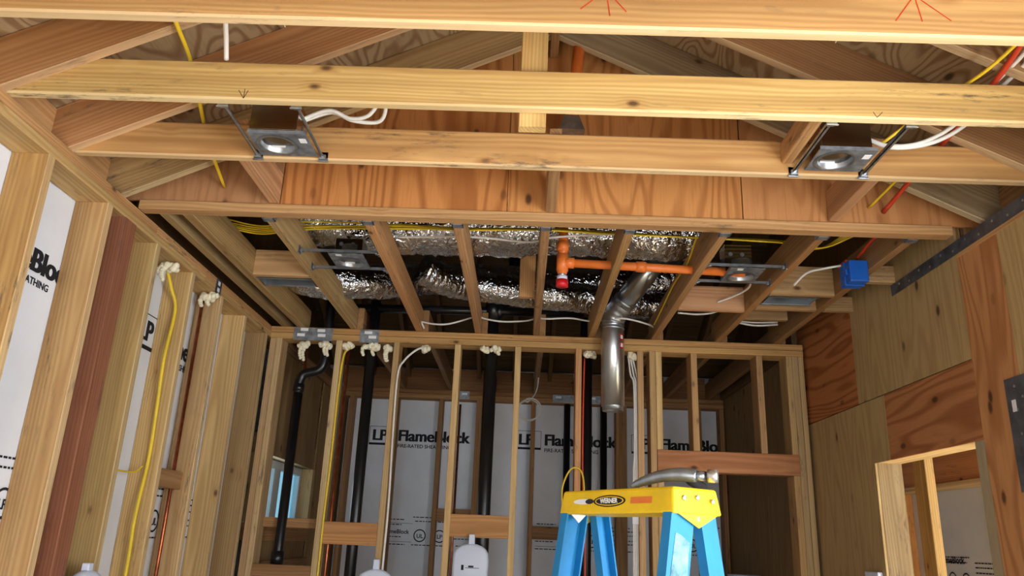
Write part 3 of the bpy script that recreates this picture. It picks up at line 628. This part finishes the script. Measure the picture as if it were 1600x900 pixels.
# ------------------------------------------------------------------ recessed light housings
def fixture(center, rot, pan, bars, blen, label, boxpos, flip=1):
    """local y along the bars; pan = (x0,x1,y0,y1)"""
    m = Matrix.Translation(center) @ Matrix.Rotation(rot, 4, 'Z')
    r = empty('recessed_light', center, label, 'light fixture', 'recessed light housings')
    x0, x1, y0, y1 = pan; cx, cyy = (x0+x1)/2-.02*flip, (y0+y1)/2; R_ = .062
    # pan with a round hole
    outer = []; n = 32
    for i in range(n):
        a = 2*math.pi*i/n; c_, s_ = math.cos(a), math.sin(a); t = min(((x1-cx) if c_ > 0 else (cx-x0))/max(abs(c_), 1e-6), ((y1-cyy) if s_ > 0 else (cyy-y0))/max(abs(s_), 1e-6)); outer.append((cx+c_*t, cyy+s_*t))
    inner = [(cx+R_*math.cos(2*math.pi*i/n), cyy+R_*math.sin(2*math.pi*i/n)) for i in range(n)]
    vs = [(x, y, z) for z in (0, .002) for ring in (outer, inner) for x, y in ring]; fs = []
    for i in range(n):
        j = (i+1) % n; fs += [(i, n+i, n+j, j), (2*n+i, 2*n+j, 3*n+j, 3*n+i), (i, j, 2*n+j, 2*n+i), (n+i, 3*n+i, 3*n+j, n+j)]
    p = solid('mounting_pan', (vs, fs), 'galvanized_dull', r, m)
    [solid('pan_lip', q, 'galvanized_dull', p, m) for q in (box_data((x0, y0, .002), (x1, y0+.002, .014)), box_data((x0, y1-.002, .002), (x1, y1, .014)))]
    prof = [(R_+.01, -.003), (R_, -.004), (R_-.004, 0), (R_-.006, .085), (0, .086)]
    solid('can', lathe_data(prof, 32), 'galvanized', r, m @ Matrix.Translation((cx, cyy, 0)), smooth=True)
    mw_ = m @ Matrix.Translation((cx, cyy, 0)) @ Matrix.Rotation(-rot, 4, 'Z')
    stc = solid('sticker', box_data((-.036, .040, .012), (.016, .042, .052)), 'sticker', r, mw_)
    solid('sticker_print', box_data((.0, .0385, .03), (.01, .0398, .042)), 'print_ink', stc, mw_)
    solid('sticker', box_data((x1-.035 if flip > 0 else x0+.012, cyy-.05, -.0012), (x1-.01 if flip > 0 else x0+.037, cyy-.02, -.0002)), 'sticker', p, m)
    bxl, bxh = boxpos
    solid('junction_box', box_data(bxl, bxh), 'box_metal', r, m, .002)
    kn = [xf(lathe_data([(0, .001), (.011, .001), (.011, 0)], 12), Matrix.Translation((bxh[0], bxl[1]+.03+.03*i, (bxl[2]+bxh[2])/2+.02*(-1)**i)) @ Matrix.Rotation(math.pi/2, 4, 'Y')) for i in range(3)]
    for q in kn: solid('knockout', q, 'strap_steel', r, m)
    for bx_ in bars:
        b = solid('hanger_bar', join_data([box_data((bx_-.005, -blen/2, .002), (bx_+.005, blen/2, .006)), box_data((bx_-.005, -blen/2, .002), (bx_-.003, blen/2, .018))]), 'galvanized', r, m)
        for s in (-1, 1):
            y = s*blen/2
            solid('bar_foot', join_data([box_data((bx_-.02, y-.004, -.010), (bx_+.02, y+.004, -.006)), box_data((bx_-.018, y-.002 if s > 0 else y-.001, -.008), (bx_+.018, y+.001 if s > 0 else y+.002, .03)), box_data((bx_-.012, y-.012*s-.006, -.004), (bx_+.012, y-.012*s+.006, .012))]), 'galvanized', b, m, .001)
    return r
fixture((-.9, 2.411, 2.742), 0, (-.105, .105, .0, .165), (-.122, .122), .372, 'galvanized recessed light housing between ceiling joists above the white sheathing wall', ((-.10, .0, .016), (.07, .12, .128)))
fixture((1.10, 2.411, 2.742), 0, (-.10, .10, -.01, .15), (-.128, .128), .372, 'dark recessed light housing hung near the red and white cables', ((-.09, .0, .016), (.085, .12, .128)))
fixture((-.943, 3.735, 2.748), -math.pi/2, (-.112, .112, -.06, .11), (-.125, .125), .4, 'recessed light housing between joists in front of the foil ducts by the duct boot', ((-.10, -.05, .016), (.02, .09, .12)))
fixture((1.085, 3.745, 2.748), -math.pi/2, (-.112, .112, -.07, .10), (-.125, .125), .385, 'recessed light housing between joists near the blue junction box', ((-.10, -.07, .02), (.0, .07, .17)))

# ------------------------------------------------------------------ ducts
def flex(name, pts, r, label):
    P = catmull(pts, 26); cum = [0]
    for a, b in zip(P, P[1:]): cum.append(cum[-1]+(b-a).length)
    def rf(i, j, p, a):
        q = V((p.x*7, p.y*7+math.cos(a)*2.2, p.z*7+math.sin(a)*2.2))
        return r*(1+.045*abs(math.sin(cum[i]/.04*math.pi+.5*math.sin(a*2)))+.12*mnoise.noise(q)+.10*abs(mnoise.noise(q*2.3))+.05*mnoise.noise(q*6))
    return tube(name, P, r, 'foil', None, 28, 1, label, 'duct', 'foil flexible ducts', rf=rf, smooth_path=False)
flex('flexible_duct', [(-1.25, 3.88, 3.07), (-.8, 3.95, 3.05), (-.35, 3.97, 3.055), (.2, 3.93, 3.06), (.7, 3.95, 3.06), (1.0, 4.0, 3.1)], .15, 'foil flexible duct running just behind the gable plate over yellow cables')
flex('flexible_duct', [(-1.55, 4.65, 3.0), (-1.3, 4.62, 2.93), (-.95, 4.76, 2.98), (-.72, 5.0, 3.09), (-.35, 5.05, 3.11), (.2, 5.05, 3.1), (.8, 5.15, 3.17), (1.1, 5.2, 3.25)], .105, 'crumpled foil duct curving up from the corner behind the first light')
flex('flexible_duct', [(-.66, 4.60, 3.02), (-.52, 4.70, 2.99), (-.35, 4.78, 2.985), (.1, 4.85, 2.97), (.6, 5.04, 2.985), (1.0, 5.15, 3.0)], .095, 'lower foil duct lying over the black drain pipe')
md = empty('metal_duct', (.575, 4.93, 2.23), 'round galvanized vent pipe hanging open in front of the partition', 'duct')
rr_ = .075
solid('pipe', lathe_data([(rr_-.004, .03), (rr_-.004, .0), (rr_, 0), (rr_, .50), (rr_-.002, .52)], 32), 'duct_metal', md, Matrix.Translation((.575, 4.93, 2.255)), smooth=True)
solid('crimped_end', lathe_data([(rr_-.012, .02), (rr_-.012, -.03), (rr_-.008, -.03), (rr_-.006, .01)], 32), 'galvanized', md, Matrix.Translation((.575, 4.93, 2.255)), smooth=True)
elb = catmull([(.575, 4.93, 2.765), (.578, 4.925, 2.82), (.60, 4.89, 2.875), (.65, 4.83, 2.94)], 8)
tube('elbow', elb, rr_, 'galvanized', md, 24, 1, smooth_path=False, rf=lambda i, j, p, a: rr_*(1.0+.05*(i % 4 == 0)))
tube('pipe', [elb[-1]-V((.02, -.02, .03)), (.86, 4.60, 3.20)], .07, 'duct_metal', md, 32, 1)
for dz, w in ((.0, .012), (-.055, .01)):
    solid('sticker', box_data((-.014, -.002, -.02), (.014, .0, .02)), 'red_plastic', md, Matrix.Translation((.575, 4.93, 2.70+dz)) @ Matrix.Rotation(math.radians(42), 4, 'Z') @ Matrix.Translation((0, -rr_-.0005, 0)))
    solid('sticker', box_data((-.009, -.003, -.012), (.009, -.0021, .012)), 'sticker', md, Matrix.Translation((.575, 4.93, 2.70+dz)) @ Matrix.Rotation(math.radians(42), 4, 'Z') @ Matrix.Translation((0, -rr_-.0005, 0)))
def boot(lo, hi, label):
    (x0, y0, z0), (x1, y1, z1) = lo, hi; t = .003
    r = empty('duct_boot', ((x0+x1)/2, (y0+y1)/2, z0), label, 'duct boot', 'register boots')
    solid('boot_side', join_data([box_data((x0, y0, z0), (x0+t, y1, z1)), box_data((x1-t, y0, z0), (x1, y1, z1)), box_data((x0, y0, z0), (x1, y0+t, z1)), box_data((x0, y1-t, z0), (x1, y1, z1))]), 'duct_metal', r)
    solid('boot_top', box_data((x0, y0, z1), (x1, y1, z1+.003)), 'duct_metal', r)
    [solid('boot_flange', q, 'galvanized', r) for q in (box_data((x0-.01, y0-.012, z0-.002), (x1+.01, y0, z0)), box_data((x0-.01, y1, z0-.002), (x1+.01, y1+.012, z0)))]
    tube('collar', [((x0+x1)/2, (y0+y1)/2, z1), ((x0+x1)/2, (y0+y1)/2, z1+.06)], .05, 'galvanized', r, 20, 1)
boot((-1.488, 4.055, ZP+.006), (-1.195, 4.17, 2.83), 'galvanized register boot between joists in the corner beside the white sheathing wall')
boot((1.335, 4.075, ZP+.006), (1.60, 4.2, 2.80), 'galvanized register boot between joists beside the plywood wall')

# ------------------------------------------------------------------ sprinkler pipe
sp_ = empty('sprinkler_pipe', (.18, 3.75, 2.645), 'orange sprinkler pipe with a drop, tee and red capped head', 'pipe')
px, py = .18, 3.75
tube('drop', [(px+.004, py, 3.05), (px, py, 2.725)], .0245, 'pipe_orange', sp_, 16, 1)
tube('coupling', [(px+.002, py, 2.90), (px, py, 2.85)], .031, 'pipe_orange', sp_, 16, 1); tube('tee', [(px, py, 2.83), (px, py, 2.74)], .030, 'pipe_orange', sp_, 16, 1)
tube('branch', [(px, py, 2.787), (1.12, py+.03, 2.775)], .022, 'pipe_orange', sp_, 16, 1); tube('coupling', [(px+.01, py, 2.787), (px+.06, py, 2.786)], .028, 'pipe_orange', sp_, 16, 1); tube('coupling', [(.56, py+.01, 2.782), (.61, py+.012, 2.781)], .028, 'pipe_orange', sp_, 16, 1)
tube('reducer', [(px, py, 2.74), (px, py, 2.705)], .018, 'galvanized', sp_, 16, 1); tube('head_body', [(px, py, 2.712), (px, py, 2.69)], .027, 'white_plastic', sp_, 18, 1); tube('head_cap', [(px, py, 2.692), (px, py, 2.672), (px, py, 2.655)], .031, 'red_plastic', sp_, 18, 1)
rs = empty('riser_pipe', (.172, 3.09, 3.15), 'orange sprinkler riser rising in front of the gable plywood', 'pipe')
tube('pipe', [(.168, 3.07, 3.17), (.205, 3.0, 3.60)], .027, 'pipe_orange', rs, 16, 1)
solid('flange', prism_data([(.118, 3.148), (.232, 3.148), (.205, 3.215), (.14, 3.215)], 1, 3.02, 3.085), 'galvanized', rs)

# ------------------------------------------------------------------ drain pipes
YM = YP+.07
dp = empty('drain_pipe', (-1.505, YM, .05), 'black drain pipe with an offset bend near the corner stud', 'pipe')
tube('pipe', [(-1.505, YM, .05), (-1.505, YM, 2.34)], .030, 'abs_black', dp, 18, 1)
tube('offset_bend', [(-1.505, YM, 2.30), (-1.505, YM, 2.37), (-1.485, YM, 2.425), (-1.43, YM, 2.445), (-1.38, YM, 2.465), (-1.355, YM, 2.52), (-1.352, YM, 2.64), (-1.352, YM, 2.95)], .031, 'abs_black', dp, 18, 6)
tube('hub', [(-1.505, YM, 2.31), (-1.505, YM, 2.36)], .037, 'abs_black', dp, 18, 1); tube('hub', [(-1.505, YM, 1.21), (-1.505, YM, 1.30)], .040, 'abs_black', dp, 18, 1)
tag(tube('drain_pipe', [(-1.04, YM, 2.96), (-1.04, YM, .05)], .036, 'abs_black', None, 18, 1), 'black vertical drain pipe passing behind the low wood block', 'pipe')
vp = empty('drain_pipe', (-.225, YM, .05), 'thick black vent pipe rising through the plates to a tee', 'pipe')
tube('pipe', [(-.225, YM, .05), (-.225, YM, 3.02)], .043, 'abs_black', vp, 20, 1); tube('tee', [(-.225, YM, 2.85), (-.225, YM, 3.03)], .053, 'abs_black', vp, 20, 1); tube('wye', [(-.225, YM, 2.86), (-.14, YM+.02, 3.0)], .045, 'abs_black', vp, 18, 1)
tag(tube('vent_pipe', [(-1.30, YM, 2.905), (.40, YM, 2.925)], .030, 'abs_black', None, 16, 1), 'black vent pipe running level above the partition plates', 'pipe')
tag(tube('drain_pipe', [(.43, YP+.19, 2.92), (.43, YP+.19, .05)], .042, 'abs_black', None, 18, 1), 'black drain pipe behind the stud left of the metal duct', 'pipe')
tag(tube('drain_pipe', [(.42, YF+.05, 2.9), (.42, YF+.05, .05)], .03, 'abs_black', None, 16, 1), 'slim black pipe against the far sheathing by the black letters', 'pipe')
tag(tube('drain_pipe', [(.76, YF+.05, 2.9), (.76, YF+.05, .05)], .032, 'abs_black', None, 16, 1), 'slim black pipe on the far wall below the metal duct', 'pipe')
tag(tube('roof_vent', [(-.1, 5.72, 3.35), (-.1, 5.72, 3.66)], .045, 'abs_black', None, 18, 1), 'short black roof vent stub under the dark roof boards', 'pipe')
for x, y, top, lab in ((-1.495, YM+.045, 2.60, 'copper pipe behind the bent black drain pipe'), (-1.20, YM+.02, 2.60, 'copper pipe beside the yellow cable on the first partition stud'), (-.575, YF-.06, 2.60, 'copper pipe in front of the far white sheathing'), (.62, YF-.05, 2.5, 'copper pipe low behind the ladder')):
    tag(tube('copper_pipe', [(x, y, top), (x, y, .05)], .0105, 'copper', None, 10, 1), lab, 'pipe')
tag(tube('copper_pipe', [(XL-.075, 4.09, 2.62), (XL-.075, 4.09, .05)], .010, 'copper', None, 10, 1), 'long copper pipe rising in the left stud wall', 'pipe')

# ------------------------------------------------------------------ cables
def cable(pts, r, m_, label, name='cable', group=None, flat=1.):
    return tube(name, pts, r, m_, None, 8, 8, label, 'cable', group, flat)
cable([(-1.80, 3.60, 2.67), (-1.79, 3.69, 2.56), (-1.765, 3.725, 2.45), (-1.765, 3.70, 2.2), (-1.765, 3.72, 1.95), (-1.765, 3.73, 1.71), (-1.765, 3.70, 1.45), (-1.765, 3.71, 1.2), (-1.765, 3.70, .3)], .0085, 'cable_yellow', 'thick yellow cable running down the left stud wall')
cable([(-1.81, 3.38, 1.655), (-1.80, 3.5, 1.645), (-1.79, 3.66, 1.65), (-1.775, 3.705, 1.68)], .004, 'cable_yellow', 'thin yellow cable joining the thick one on the left wall')
cable([(-1.0, 1.65, 3.12), (-1.15, 2.0, 3.0), (-1.2, 2.32, 2.955), (-1.30, 2.75, 2.90), (-1.358, 3.115, 2.857)], .0075, 'cable_yellow', 'yellow cable crossing the rafters to a hole in the gable plywood')
cable([(-.80, 1.6, 3.06), (-.93, 1.9, 2.97), (-1.0, 2.12, 2.92), (-1.02, 2.19, 2.89)], .008, 'cable_white', 'white cable hanging between the upper joists beside the yellow one')
cable([(-.845, 2.47, 2.83), (-.74, 2.46, 2.87), (-.66, 2.47, 2.845), (-.59, 2.45, 2.85), (-.555, 2.40, 2.885), (-.60, 2.30, 2.875)], .0075, 'cable_white', 'front loop of white cable from the first recessed light', group='white cable loops at the first light')
cable([(-.845, 2.5, 2.845), (-.74, 2.5, 2.885), (-.66, 2.51, 2.86), (-.56, 2.5, 2.855), (-.53, 2.42, 2.885), (-.57, 2.30, 2.875)], .0075, 'cable_white', 'rear loop of white cable from the first recessed light', group='white cable loops at the first light')
for i, (dx, m_, lab) in enumerate(((0, 'cable_white', 'first white cable dropping to the dark recessed light'), (.035, 'cable_white', 'second white cable dropping to the dark recessed light'))):
    cable([(1.19, 2.47, 2.83), (1.26+dx*.3, 2.44, 2.785-dx*.2), (1.36+dx, 2.42, 2.79), (1.46+dx, 2.38, 2.84), (1.52+dx, 2.30, 2.91), (1.53+dx, 2.0, 2.94), (1.45+dx, 1.7, 3.02), (1.4+dx, 1.3, 3.15)], .0075, m_, lab, group='white cables at the second light')
cable([(1.24, 2.45, 2.80), (1.38, 2.36, 2.90), (1.45, 2.1, 2.90), (1.50, 1.75, 2.96), (1.52, 1.3, 3.05)], .006, 'cable_yellow', 'yellow cable crossing above the second recessed light')
cable([(1.42, 1.3, 3.12), (1.43, 1.7, 3.01), (1.50, 2.05, 2.93), (1.53, 2.4, 2.90), (1.56, 2.75, 2.90), (1.546, 3.118, 2.84)], .0095, 'cable_red', 'flat red cable going through the gable plywood')
cable([(1.55, 2.66, 2.95), (1.51, 2.9, 2.89), (1.484, 3.118, 2.859)], .006, 'cable_yellow', 'pale yellow cable ending at a hole in the gable plywood')
for i in range(5):
    z = 2.896+.011*i; s = random.uniform(-.02, .02)
    cable([(-1.62, 3.72+s, z+.02), (-1.4, 3.74, z-.01), (-1.16, 3.70+s, z), (-.7, 3.63+.02*i, z+.012*math.sin(i*2)), (-.32, 3.62+.02*i, z), (.07, 3.60+.022*i, z+.005), (.45, 3.61+.02*i, z), (.87, 3.62+.025*i, z), (1.3, 3.65+.02*i, z), (1.5, 3.70+.01*i, z-.008*i), (1.66, 3.66, z+.06)], .0045, 'cable_yellow', 'yellow electrical cable in the bundle strung over the joists behind the gable plate', group='yellow cables over the joists')
cable([(-.7, 3.76, 2.90), (-.3, 3.72, 2.90), (.0, 3.74, 2.89), (.1, 3.7, 2.90), (.25, 3.69, 2.915), (.5, 3.68, 2.93)], .006, 'cable_white', 'white cable lying under the yellow bundle')
cable([(1.40, 3.86, 2.745), (1.44, 3.78, 2.785), (1.5, 3.72, 2.79), (1.60, 3.68, 2.80)], .006, 'cable_white', 'short white cable leading to the blue junction box')
cable([(1.655, 3.66, 2.83), (1.66, 3.5, 2.86), (1.665, 3.3, 2.87), (1.66, 3.18, 2.89)], .008, 'cable_red', 'red cable entering the blue junction box')
ZW = ZP+.035
sw = [(-.70, 5.0, 2.79), (-.60, 4.98, 2.77), (-.50, 4.97, 2.775), (-.36, 5.0, 2.83), (-.318, 5.0, 2.84), (-.27, 5.0, 2.825), (-.15, 4.98, 2.805), (0., 4.98, 2.815), (.075, 5.0, 2.84), (.15, 4.98, 2.835), (.3, 4.98, 2.845), (.45, 5.0, 2.835), (.62, 4.82, 2.81), (.8, 4.9, 2.80), (.87, 5.0, 2.80)]
cable(sw, .006, 'cable_white', 'white cable swagged from joist to joist above the partition')
cable([(-.70, 5.0, 2.79), (-.68, 5.03, 2.75)], .006, 'cable_white', 'white cable end dipping to the plate beside the swagged cable')
cable([(.93, 4.55, 2.78), (1.05, 4.55, 2.775), (1.15, 4.5, 2.78), (1.25, 4.4, 2.82)], .006, 'cable_white', 'white cable below the roof boards by the plywood corner')
cable([(1.34, 4.75, 2.80), (1.45, 4.72, 2.785), (1.6, 4.75, 2.80)], .006, 'cable_white', 'upper short white cable near the last joist', group='white cables by last joist'); cable([(1.34, 4.75, 2.79), (1.45, 4.72, 2.765), (1.6, 4.75, 2.785)], .006, 'cable_white', 'lower short white cable near the last joist', group='white cables by last joist')
cable([(1.20, 3.92, 2.79), (1.23, 4.1, 2.80), (1.19, 4.25, 2.80), (1.12, 4.34, 2.79)], .006, 'cable_white', 'white cable from the light near the blue box into a wood block')
cable([(.845, 4.9, 2.80), (.84, 4.6, 2.81), (.843, 4.2, 2.85), (.843, 3.85, 2.84), (.843, 3.6, 2.90)], .005, 'cable_yellow', 'yellow cable stapled along the side of a joist')
cable([(-.665, YP+.05, 2.64), (-.72, YP-.004, 2.61), (-.80, YP-.008, 2.53), (-.835, YP-.012, 2.42), (-.832, YP-.012, 2.0), (-.822, YP-.012, 1.6), (-.825, YP-.012, 1.25), (-.83, YP-.012, .3)], .007, 'cable_white', 'white cable stapled down the second partition stud')
cable([(-1.18, YP+.05, 2.62), (-1.215, YP+.02, 2.55), (-1.223, YP+.01, 2.3), (-1.222, YP+.01, 1.9), (-1.224, YP-.004, 1.5), (-1.222, YP-.004, 1.2), (-1.222, YP, .3)], .007, 'cable_yellow', 'yellow cable stapled to the first partition stud')
for i in range(3):
    cable([(.70+.012*i, YP+.05, 2.64), (.715+.02*i, YP+.04, 2.5), (.735+.012*i, YP+.03, 2.42), (.735+.012*i, YP+.03, 2.0), (.725+.013*i, YP+.03, 1.7), (.72+.012*i, YP+.03, .3)], .0065, 'cable_white', ('leftmost', 'middle', 'rightmost')[i]+' pale cable of the bundle hanging right of the metal duct', group='cables right of the metal duct')
cable([(.33, YP-.01, 1.48), (.28, YP-.02, 1.60), (.27, YP-.02, 1.75), (.33, YP-.01, 1.87), (.40, YP-.01, 1.82), (.41, YP, 1.5)], .006, 'cable_yellow', 'yellow cable looping behind the ladder cap')
cable([(.36, YP-.02, 1.50), (.37, YP-.02, 1.60), (.40, YP-.02, 1.63), (.42, YP-.02, 1.52)], .006, 'cable_yellow', 'small curled end of yellow cable behind the ladder cap')
cable([(.405, YP+.03, 2.60), (.398, YP+.02, 2.2), (.40, YP+.02, 1.8), (.42, YP+.02, 1.3), (.41, YP+.02, .3)], .006, 'cable_red', 'thin red cable against the orange partition stud')
coil = [(.045+.09*math.cos(a)+.008*a/6, 6.4-.01*a, 2.44+.085*math.sin(a)) for a in [i*.45+1.5 for i in range(30)]]
cable([(.13, 6.5, 2.95), (.12, 6.45, 2.65)]+coil, .006, 'cable_white', 'coil of white cable hanging in the far room')

# ------------------------------------------------------------------ foam sealant blobs
def foam(c, n, spread, drip, label):
    parts = []; rnd = random.Random(hash((round(c[0], 2), round(c[1], 2))) % 1000)
    blobs = [(rnd.uniform(.013, .022), V((rnd.uniform(-spread, spread), rnd.uniform(-.025, .02), rnd.uniform(-.022, .004)))) for _ in range(n*2)]
    for dxx in [rnd.uniform(-spread, spread) for _ in range(1+(drip > .04))]:
        L_ = drip*rnd.uniform(.8, 1.2); blobs += [(.015-.004*t_/6, V((dxx-.012*math.sin(t_*.5), rnd.uniform(-.025, -.015), -.012-L_*t_/6))) for t_ in range(7)]
    for i, (rr, p) in enumerate(blobs):
        bmx = bmesh.new(); bmesh.ops.create_icosphere(bmx, subdivisions=2, radius=1)
        vs = [v.co*rr*(1+.25*mnoise.noise(v.co*1.7+V((i*3.1, 0, 0))))+p for v in bmx.verts]; fs = [tuple(v.index for v in f.verts) for f in bmx.faces]; bmx.free(); parts.append((vs, fs))
    o = solid('foam_sealant', join_data(parts), 'foam', None, Matrix.Translation(c), smooth=True)
    tag(o, label, 'foam', 'blobs of sealing foam')
for c, n, s, d, lab in (((-1.77, 3.60, 2.645), 6, .035, .06, 'blob of cream foam where the thick yellow cable meets the plate'), ((-1.76, 4.09, 2.65), 6, .03, .05, 'blob of cream foam at the top of the left wall copper pipe'),
        ((-1.50, YP+.04, 2.635), 7, .03, .09, 'cream foam drip under the wide nail plate over the copper pipe'), ((-1.365, YP+.03, 2.635), 7, .05, .06, 'cream foam around the top of the bent black pipe'), ((-1.20, YP+.05, 2.64), 6, .04, .03, 'cream foam above the yellow cable on the first stud'),
        ((-1.03, YP+.02, 2.635), 8, .05, .07, 'cream foam around the second black pipe under its nail plate'), ((-.92, YP+.04, 2.63), 5, .02, .08, 'narrow cream foam drip right of the second black pipe'), ((-.665, YP+.05, 2.64), 5, .025, .02, 'small cream foam dab where the white cable enters the plate'),
        ((-.222, YP+.02, 2.64), 8, .06, .03, 'cream foam collar round the thick black vent pipe'), ((.44, YP+.04, 2.64), 6, .03, .02, 'cream foam dab left of the metal duct'), ((.725, YP+.05, 2.64), 5, .025, .02, 'cream foam dab over the cable bundle right of the duct')):
    foam(c, n, s, d, lab)

# ------------------------------------------------------------------ nail plates
def plate(lo, hi, n, stick, label):
    o = solid('nail_plate', box_data(lo, hi), 'galvanized_dull'); tag(o, label, 'plate', 'steel nail plates')
    for q in stick: solid('sticker', box_data(*q), 'sticker', o)
yq = YP-.0022
plate((-1.565, yq, 2.648), (-1.30, YP-.0003, 2.735), 0, [((x, yq-.001, z), (x+.052, yq-.0002, z+.02)) for x, z in ((-1.52, 2.712), (-1.405, 2.708), (-1.54, 2.674), (-1.40, 2.674))], 'wide steel nail plate on the partition plates at the corner')
plate((-1.115, yq, 2.645), (-.985, YP-.0003, 2.735), 0, [((x, yq-.001, z), (x+.052, yq-.0002, z+.02)) for x, z in ((-1.085, 2.705), (-1.055, 2.675))], 'narrow steel nail plate above the second black pipe')
xq = XL+.0022
o = solid('nail_plate', box_data((XL+.0003, 4.05, 2.655), (xq, 4.13, 2.738)), 'strap_steel'); tag(o, 'dark steel nail plate on the left wall plate', 'plate', 'steel nail plates')
for z in (2.668, 2.705): solid('sticker', box_data((xq+.0002, 4.075, z), (xq+.001, 4.105, z+.022)), 'sticker', o)
for x0, x1, lab in ((-.60, -.50, 'steel nail plate over the far copper pipe'), (.28, .52, 'steel nail plate on the far wall plate behind the orange stud'), (.60, .80, 'steel nail plate on the far wall plate below the metal duct')):
    o = solid('nail_plate', box_data((x0, YF-.003, 2.66), (x1, YF-.0003, 2.735)), 'galvanized_dull'); tag(o, lab, 'plate', 'steel nail plates')
    solid('sticker', box_data((x0+.03, YF-.0042, 2.70), (x0+.08, YF-.0032, 2.72)), 'sticker', o)
# hanging paper tags on the cable bundle
tg = solid('paper_tag', box_data((.715, YP+.015, 1.545), (.755, YP+.017, 1.68)), 'sticker'); tag(tg, 'upper white barcode tag hanging on the cable bundle', 'tag')
tg = solid('paper_tag', box_data((.757, YP+.012, 1.51), (.785, YP+.014, 1.63)), 'sticker'); tag(tg, 'lower white barcode tag hanging on the cable bundle', 'tag')

# ------------------------------------------------------------------ blue junction box
jb = empty('junction_box', (1.60, 3.66, 2.675), 'bright blue plastic junction box on the side of the last joist', 'box')
solid('body', box_data((1.575, 3.575, 2.68), (1.667, 3.70, 2.79)), 'blue_plastic', jb, None, .006)
solid('nail_bracket', join_data([box_data((1.57, 3.63, 2.674), (1.667, 3.645, 2.796)), box_data((1.565, 3.60, 2.72), (1.575, 3.67, 2.75))]), 'blue_plastic', jb, None, .002)
solid('red_tab', box_data((1.58, 3.63, 2.79), (1.66, 3.72, 2.81)), 'cable_red', jb, None, .003)

# ------------------------------------------------------------------ white plastic covers hung on the framing
def cover(c, rot, w, h, label, print_=True, nk=.055):
    m = Matrix.Translation(c) @ Matrix.Rotation(rot, 4, 'Z')
    r = empty('plastic_cover', c, label, 'plastic cover', 'white plastic covers')
    n = 10; prof = []
    for i in range(n+1):
        a = math.pi*i/n; prof.append((w/2*math.cos(a)*(1 if 0 < i < n else 1), h-.10+.10*abs(math.sin(a))**.7))
    poly = [(-w*.46, 0), (w*.46, 0)]+prof
    solid('shell', prism_data(poly, 1, -.05, 0), 'white_plastic', r, m, .018, True)
    solid('neck', prism_data([(-.02, h-.02), (.02, h-.02), (.018, h+nk), (-.018, h+nk)], 1, -.035, -.005), 'white_plastic', r, m, .004)
    if print_:
        solid('print_mark', join_data([box_data((-.055, -.0512, h-.155), (-.04, -.0505, h-.125)), box_data((-.012, -.0512, h-.138), (.02, -.0505, h-.128)), box_data((-.03, -.0512, h-.143), (.055, -.0505, h-.14))]), 'print_ink', r, m)
cover((-.285, YP-.004, 1.02), 0, .222, .37, 'white plastic jug-shaped cover hanging under the printed block')
cover((-.862, YP-.004, .86), 0, .222, .36, 'white plastic cover at the foot of the second partition stud', False)
cover((XL+.002, 3.24, .85), math.pi/2, .22, .39, 'white plastic cover low on the left stud wall', False, .025)
bk = empty('plastic_bucket', (1.735, 6.3, .97), 'white round plastic container low beside the dark plywood', 'bucket')
solid('body', lathe_data([(0, 0), (.11, 0), (.125, .27), (.12, .27), (.0, .262)], 28), 'white_plastic', bk, Matrix.Translation((1.735, 6.3, .97)), smooth=True)
cab = boxboard('bath_shelf', (1.2, 6.05, 0), (1.86, 6.6, .969), None, (150, 116, 80)); tag(cab, 'plain wood stand under the white container', 'stand')
